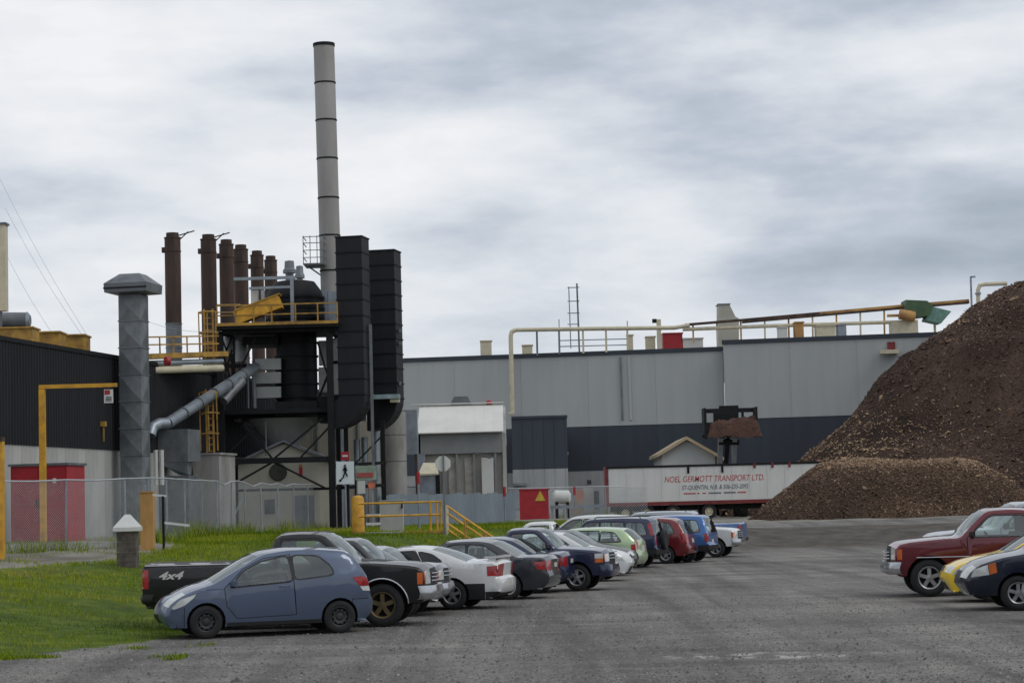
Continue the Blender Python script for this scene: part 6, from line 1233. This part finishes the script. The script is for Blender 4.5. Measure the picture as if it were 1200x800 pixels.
for dy in (0, 1.25):
    for y_ in (592, 600, 612, 619): part('handrail', M_YEL, st, lambda m: m.tube([P(522, y_, SD-.55)+Vector((0, dy, 0)), P(580, y_+39, SD-.55)+Vector((0, dy, 0))], .028, 8), 40)
    for x_ in (523, 545, 568): part('rail_post', M_CREAM if x_ == 523 else M_YELD, st, lambda m: m.tube([P(x_, 592+(x_-522)*.67, SD-.55)+Vector((0, dy, 0)), P(x_+.8, 636+(x_-522)*.5, SD-.55)+Vector((0, dy, 0))], .04, 8), 40)
cabn = empty('grey_cabinet', tuple(P(459, 620, 84))[:2]+(zpl,), 'plain grey utility cabinet behind the yellow railing', 'cabinet'); part('body', M_CONCL, cabn, lambda m: m.pbox(445, 472, 587, 625, 84, .8)); part('top', M_CONCL, cabn, lambda m: m.pbox(444, 473, 585.5, 586.8, 83.95, .9)); part('latch', M_BLKST, cabn, lambda m: m.pbox(470, 472, 590, 595, 83.94, .05)); part('vent_panel', M_WHITE, cabn, lambda m: m.pbox(429, 446, 602, 605, 83.9, .1).pbox(429, 446, 612, 615, 83.9, .1))
# ------------------------------------------------ signs
def spost(r, x_, y0, y1, d, m=M_GALV): part('post', m, r, lambda b: b.bar(P(x_, y0, d), Vector((P(x_+(y1-y0)*.026, y1, d).x, d, tz(P(x_, y1, d).x, d)-.2)), .07))
sn = empty('pedestrian_sign', tuple(P(404, 610, 98))[:2]+(YZ-.2,), 'white walking-person sign below a small red stop plate', 'sign'); spost(sn, 404, 530, 600, 98)
pl_ = part('white_plate', mat('sign_white', (212, 222, 226), .4, var=.04), sn, lambda b: b.pbox(394, 415, 540.5, 567, 97.9, .03))
part('red_plate', M_REDP, sn, lambda b: b.pbox(399.5, 409, 529, 539, 97.9, .03)); part('white_bar', M_WHITE, sn, lambda b: b.pbox(401, 407.5, 533, 535, 97.87, .02))
def man(b):
    d = 97.87
    def seg(x0, y0, x1, y1, w_): b.bar(P(x0, y0, d), P(x1, y1, d), .02, w_, up=(0, 0, 1)) if abs(x1-x0) > abs(y1-y0) else b.bar(P(x0, y0, d), P(x1, y1, d), w_, .02, up=(0, 1, 0))
    seg(404.3, 547, 404.6, 552.5, .12); seg(404.4, 552, 402.2, 558.5, .06); seg(404.6, 552, 407, 558, .06); seg(404.3, 548, 401.8, 551, .05); seg(404.3, 548, 406.8, 551, .05); c = P(404.3, 545.3, d); b.lathe([(.06, d-.012), (.06, d+.012)], 'y', 10, (c.x, 0, c.z)); b.pbox(403.2, 405.4, 544.2, 546.4, d-.005, .015)
part('walking_figure', M_BLKST, pl_, man); part('arrow', M_BLKST, pl_, lambda b: b.bar(P(398, 563, 97.87), P(403, 558.5, 97.87), .05, .02, up=(0, 1, 0)).pbox(397.5, 400, 561.5, 564, 97.86, .015))
nb_ = empty('notice_board', tuple(P(426, 600, 99))[:2]+(YZ-.2,), 'notice board with green top and red band beside the pedestrian sign', 'sign'); M_SGN = mat('sage_board', (150, 168, 150), .6)
spost(nb_, 418, 545, 605, 99); spost(nb_, 436, 545, 605, 99); part('board', M_SGN, nb_, lambda b: b.pbox(416.5, 441, 545.5, 562, 98.85, .05)); part('red_band', mat('faded_red', (176, 84, 84), .6), nb_, lambda b: b.pbox(418, 437.5, 553.5, 559, 98.82, .025)); part('lower_board', M_WHITE, nb_, lambda b: b.pbox(419, 428, 563, 578, 98.85, .04)); part('orange_disc', mat('faded_orange', (214, 124, 92), .6), nb_, lambda b: b.lathe([(.17, 98.80), (.17, 98.84), (.01, 98.80)][:2]+[(.01, 98.84)], 'y', 14, (P(435.5, 568, 98.8).x, 0, P(435.5, 568, 98.8).z)))
oc = empty('octagon_sign', tuple(P(520, 640, 77))[:2]+(tz(P(520, 640, 77).x, 77),), 'white octagonal sign seen from the back on a thin grey post', 'sign'); co = P(519, 543, 77); ro = 9.6*77/FPX
part('plate', M_WHITE, oc, lambda b: b.prism([(co.x+ro*math.cos(PI/8+k*PI/4), co.z+ro*math.sin(PI/8+k*PI/4)) for k in range(8)], 'y', 77.04, 77.06)); part('post', M_GALVD, oc, lambda b: b.bar((co.x+.02, 77, co.z+ro), (P(521.5, 640, 77).x, 77, tz(co.x, 77)-.2), .06))
for k, (x_, y0, lb) in enumerate(((490, 553, 'thin grey marker post with red top left of the octagon sign'), (591, 570, 'thin marker post with red top right of the steps'), (673, 570, 'thin grey marker post right of the red warning box'))):
    d = 90+k*18; z0 = tz(P(x_, 600, d).x, d); o = empty('marker_post', (P(x_, 600, d).x, d, z0), lb, 'post', 'thin marker posts'); p_ = P(x_, y0, d); part('shaft', M_GALV, o, lambda b: b.tube([(p_.x, d, z0-.2), tuple(p_-Vector((0, 0, .5)))], .05, 7), 40); part('red_tip', M_REDP, o, lambda b: b.tube([p_-Vector((0, 0, .49)), p_], .075, 7), 40)
# ------------------------------------------------ yard clutter
wb = empty('red_warning_box', tuple(P(626, 605, 140))[:2]+(tz(P(626, 605, 140).x, 140),), 'red steel box with a yellow warning triangle', 'box'); part('body', M_REDP, wb, lambda b: b.pbox(609, 643, 574, 610, 140, 1.4)); part('lid', M_REDP, wb, lambda b: b.pbox(608, 644, 572.5, 573.8, 139.95, 1.5)); c = P(633, 582, 139.9)
part('triangle', mat('warning_yellow', (206, 176, 60), .5), wb, lambda b: b.prism([(c.x-.34, c.z-.25), (c.x+.34, c.z-.25), (c.x, c.z+.42)], 'y', 139.95, 139.985))
pt = empty('white_tank', tuple(P(658, 600, 145))[:2]+(1.2,), 'white horizontal tank on saddles beside the red warning box', 'tank'); ta_, tb2 = P(648, 582, 145), P(669, 582, 145); part('shell', M_WHITE, pt, lambda b: b.tube([ta_, ta_+Vector((.15, 0, 0)), tb2-Vector((.15, 0, 0)), tb2], [.25, .45, .45, .25], 18), 45)
for t in (.2, .8): part('saddle', M_BLKST, pt, lambda b: (lambda q: b.box(q.x-.1, q.x+.1, 144.7, 145.3, 1.0, q.z-.3))(ta_.lerp(tb2, t)))
og = empty('orange_pallet_stack', tuple(P(679, 600, 150))[:2]+(1.2,), 'orange and tan crates stacked before the warehouse base', 'crates'); part('crate', mat('crate_orange', (176, 112, 84), .8), og, lambda b: b.pbox(675, 684, 574, 586, 150, 1.)); part('crate', M_CONCL, og, lambda b: b.pbox(684.5, 696, 571, 600, 151, 1.)); part('crate', mat('crate_tan', (150, 130, 104), .8), og, lambda b: b.pbox(669, 684, 586.5, 602, 150, 1.2))
gr_ = empty('guard_rail', tuple(P(680, 600, 142))[:2]+(1.2,), 'pale guard rail left of the trailer', 'railing'); part('rail', M_GALV, gr_, lambda b: b.bar(P(645, 594, 142), P(708, 592.5, 142), .1, .22))
for x_ in (647, 664, 683, 702): part('post', M_GALV, gr_, lambda b: b.bar(P(x_, 593, 142.1), (P(x_, 600, 142).x, 142.1, .9), .1))
for k, (x0, x1, d0, d1, lb) in enumerate(((446, 520, 104, 109, 'blue-grey corrugated sheet barrier behind the left part of the yellow railing'), (521, 604, 109, 115.5, 'blue-grey corrugated sheet barrier behind the yellow steps'))):
    A, B = P(x0, 600, d0), P(x1, 600, d1); A.z = B.z = 0; r = empty('sheet_barrier', (A.x, A.y, 1.3), lb, 'barrier', 'corrugated barriers behind the fence'); n_ = 8 if k == 0 else 12; u = (B-A)/n_
    for i in range(n_):
        m = MB(); pts_ = [A+u*(i+t/6*.98)+Vector((0, .05*(t % 2), 0)) for t in range(7)]; m.v = [(p.x, p.y, z) for z in (1.1, 2.95+.04*((i*7) % 3)) for p in pts_]; m.f = [(t, t+1, t+8, t+7) for t in range(6)]; m.build('corrugated_sheet', mat('blue_grey_sheet', (128, 140, 148), .5, .3, .16, .7, streak=.3), r, flip=False)
# tall weeds along the fence foot, weeds on the gravel edge
fx = []; 
for a, b in bays:
    n_ = 260 if a.y < 100 else 120; t = RNG.random(n_); q_ = np.stack([a.x+(b.x-a.x)*t, a.y+(b.y-a.y)*t], -1)+RNG.normal(0, .28, (n_, 2)); fx.append(q_)
fx = np.concatenate(fx); cl = clump(fx[:, 0], fx[:, 1], .5); k = cl > -.12+RNG.normal(0, .15, len(cl)); fx, cl = fx[k], cl[k]
blades('fence_weeds', fx[:, 0], fx[:, 1], .22+.5*np.clip(cl, 0, 1)+.25*RNG.random(len(fx)), .012, np.clip(.45+.6*RNG.normal(0, .35, len(fx)), 0, 1), 'tall dry and green weeds along the foot of the fence', 'weeds')
X, Y = pick(90000, -10, -5.2, 27, 37.5, lambda X, Y, D, W: (D > -4.5) & (D < .6)); cl = clump(X, Y, .8)+.35*clump(X, Y, 3.1); k = cl > .12+.13*np.maximum(0, -lotdist(X, Y))+RNG.normal(0, .1, len(X)); X, Y = X[k], Y[k]
blades('gravel_weeds', X, Y, .03+.06*RNG.random(len(X)), .01, np.clip(.4+RNG.normal(0, .2, len(X)), 0, 1), 'low weeds creeping over the gravel edge at lower left', 'weeds')
# loose stones on the near gravel
n_ = 20000; X = RNG.uniform(-8, 8, n_); Y = 25+RNG.random(n_)**1.6*25; k = (np.abs(X/Y) < .26) & (lotdist(X, Y) < 0); X, Y = X[k], Y[k]; n_ = len(X); r = RNG.lognormal(math.log(.013), .4, n_); A = RNG.uniform(0, 2*PI, n_)
base = np.array([[1, 0, 0], [-.5, .8, 0], [-.5, -.8, 0], [.1, 0, .8]]); V = np.zeros((n_, 4, 3)); ca, sa = np.cos(A), np.sin(A)
for i in range(4): V[:, i, 0] = X+r*(base[i, 0]*ca-base[i, 1]*sa); V[:, i, 1] = Y+r*(base[i, 0]*sa+base[i, 1]*ca); V[:, i, 2] = r*base[i, 2]*1.1-.002
F = (np.array([[0, 1, 3], [1, 2, 3], [2, 0, 3]])[None]+np.arange(n_)[:, None, None]*4).reshape(-1, 3)
o = scatter_mesh('loose_stones', V.reshape(-1, 3), F, np.repeat(np.clip(RNG.normal(.5, .22, n_), 0, 1), 4), tonemat('stones', [(0, (66, 66, 68)), (.6, (108, 108, 106)), (1, (156, 154, 150))], .9)); tag(o, 'loose grey stones scattered over the near gravel', 'stones')
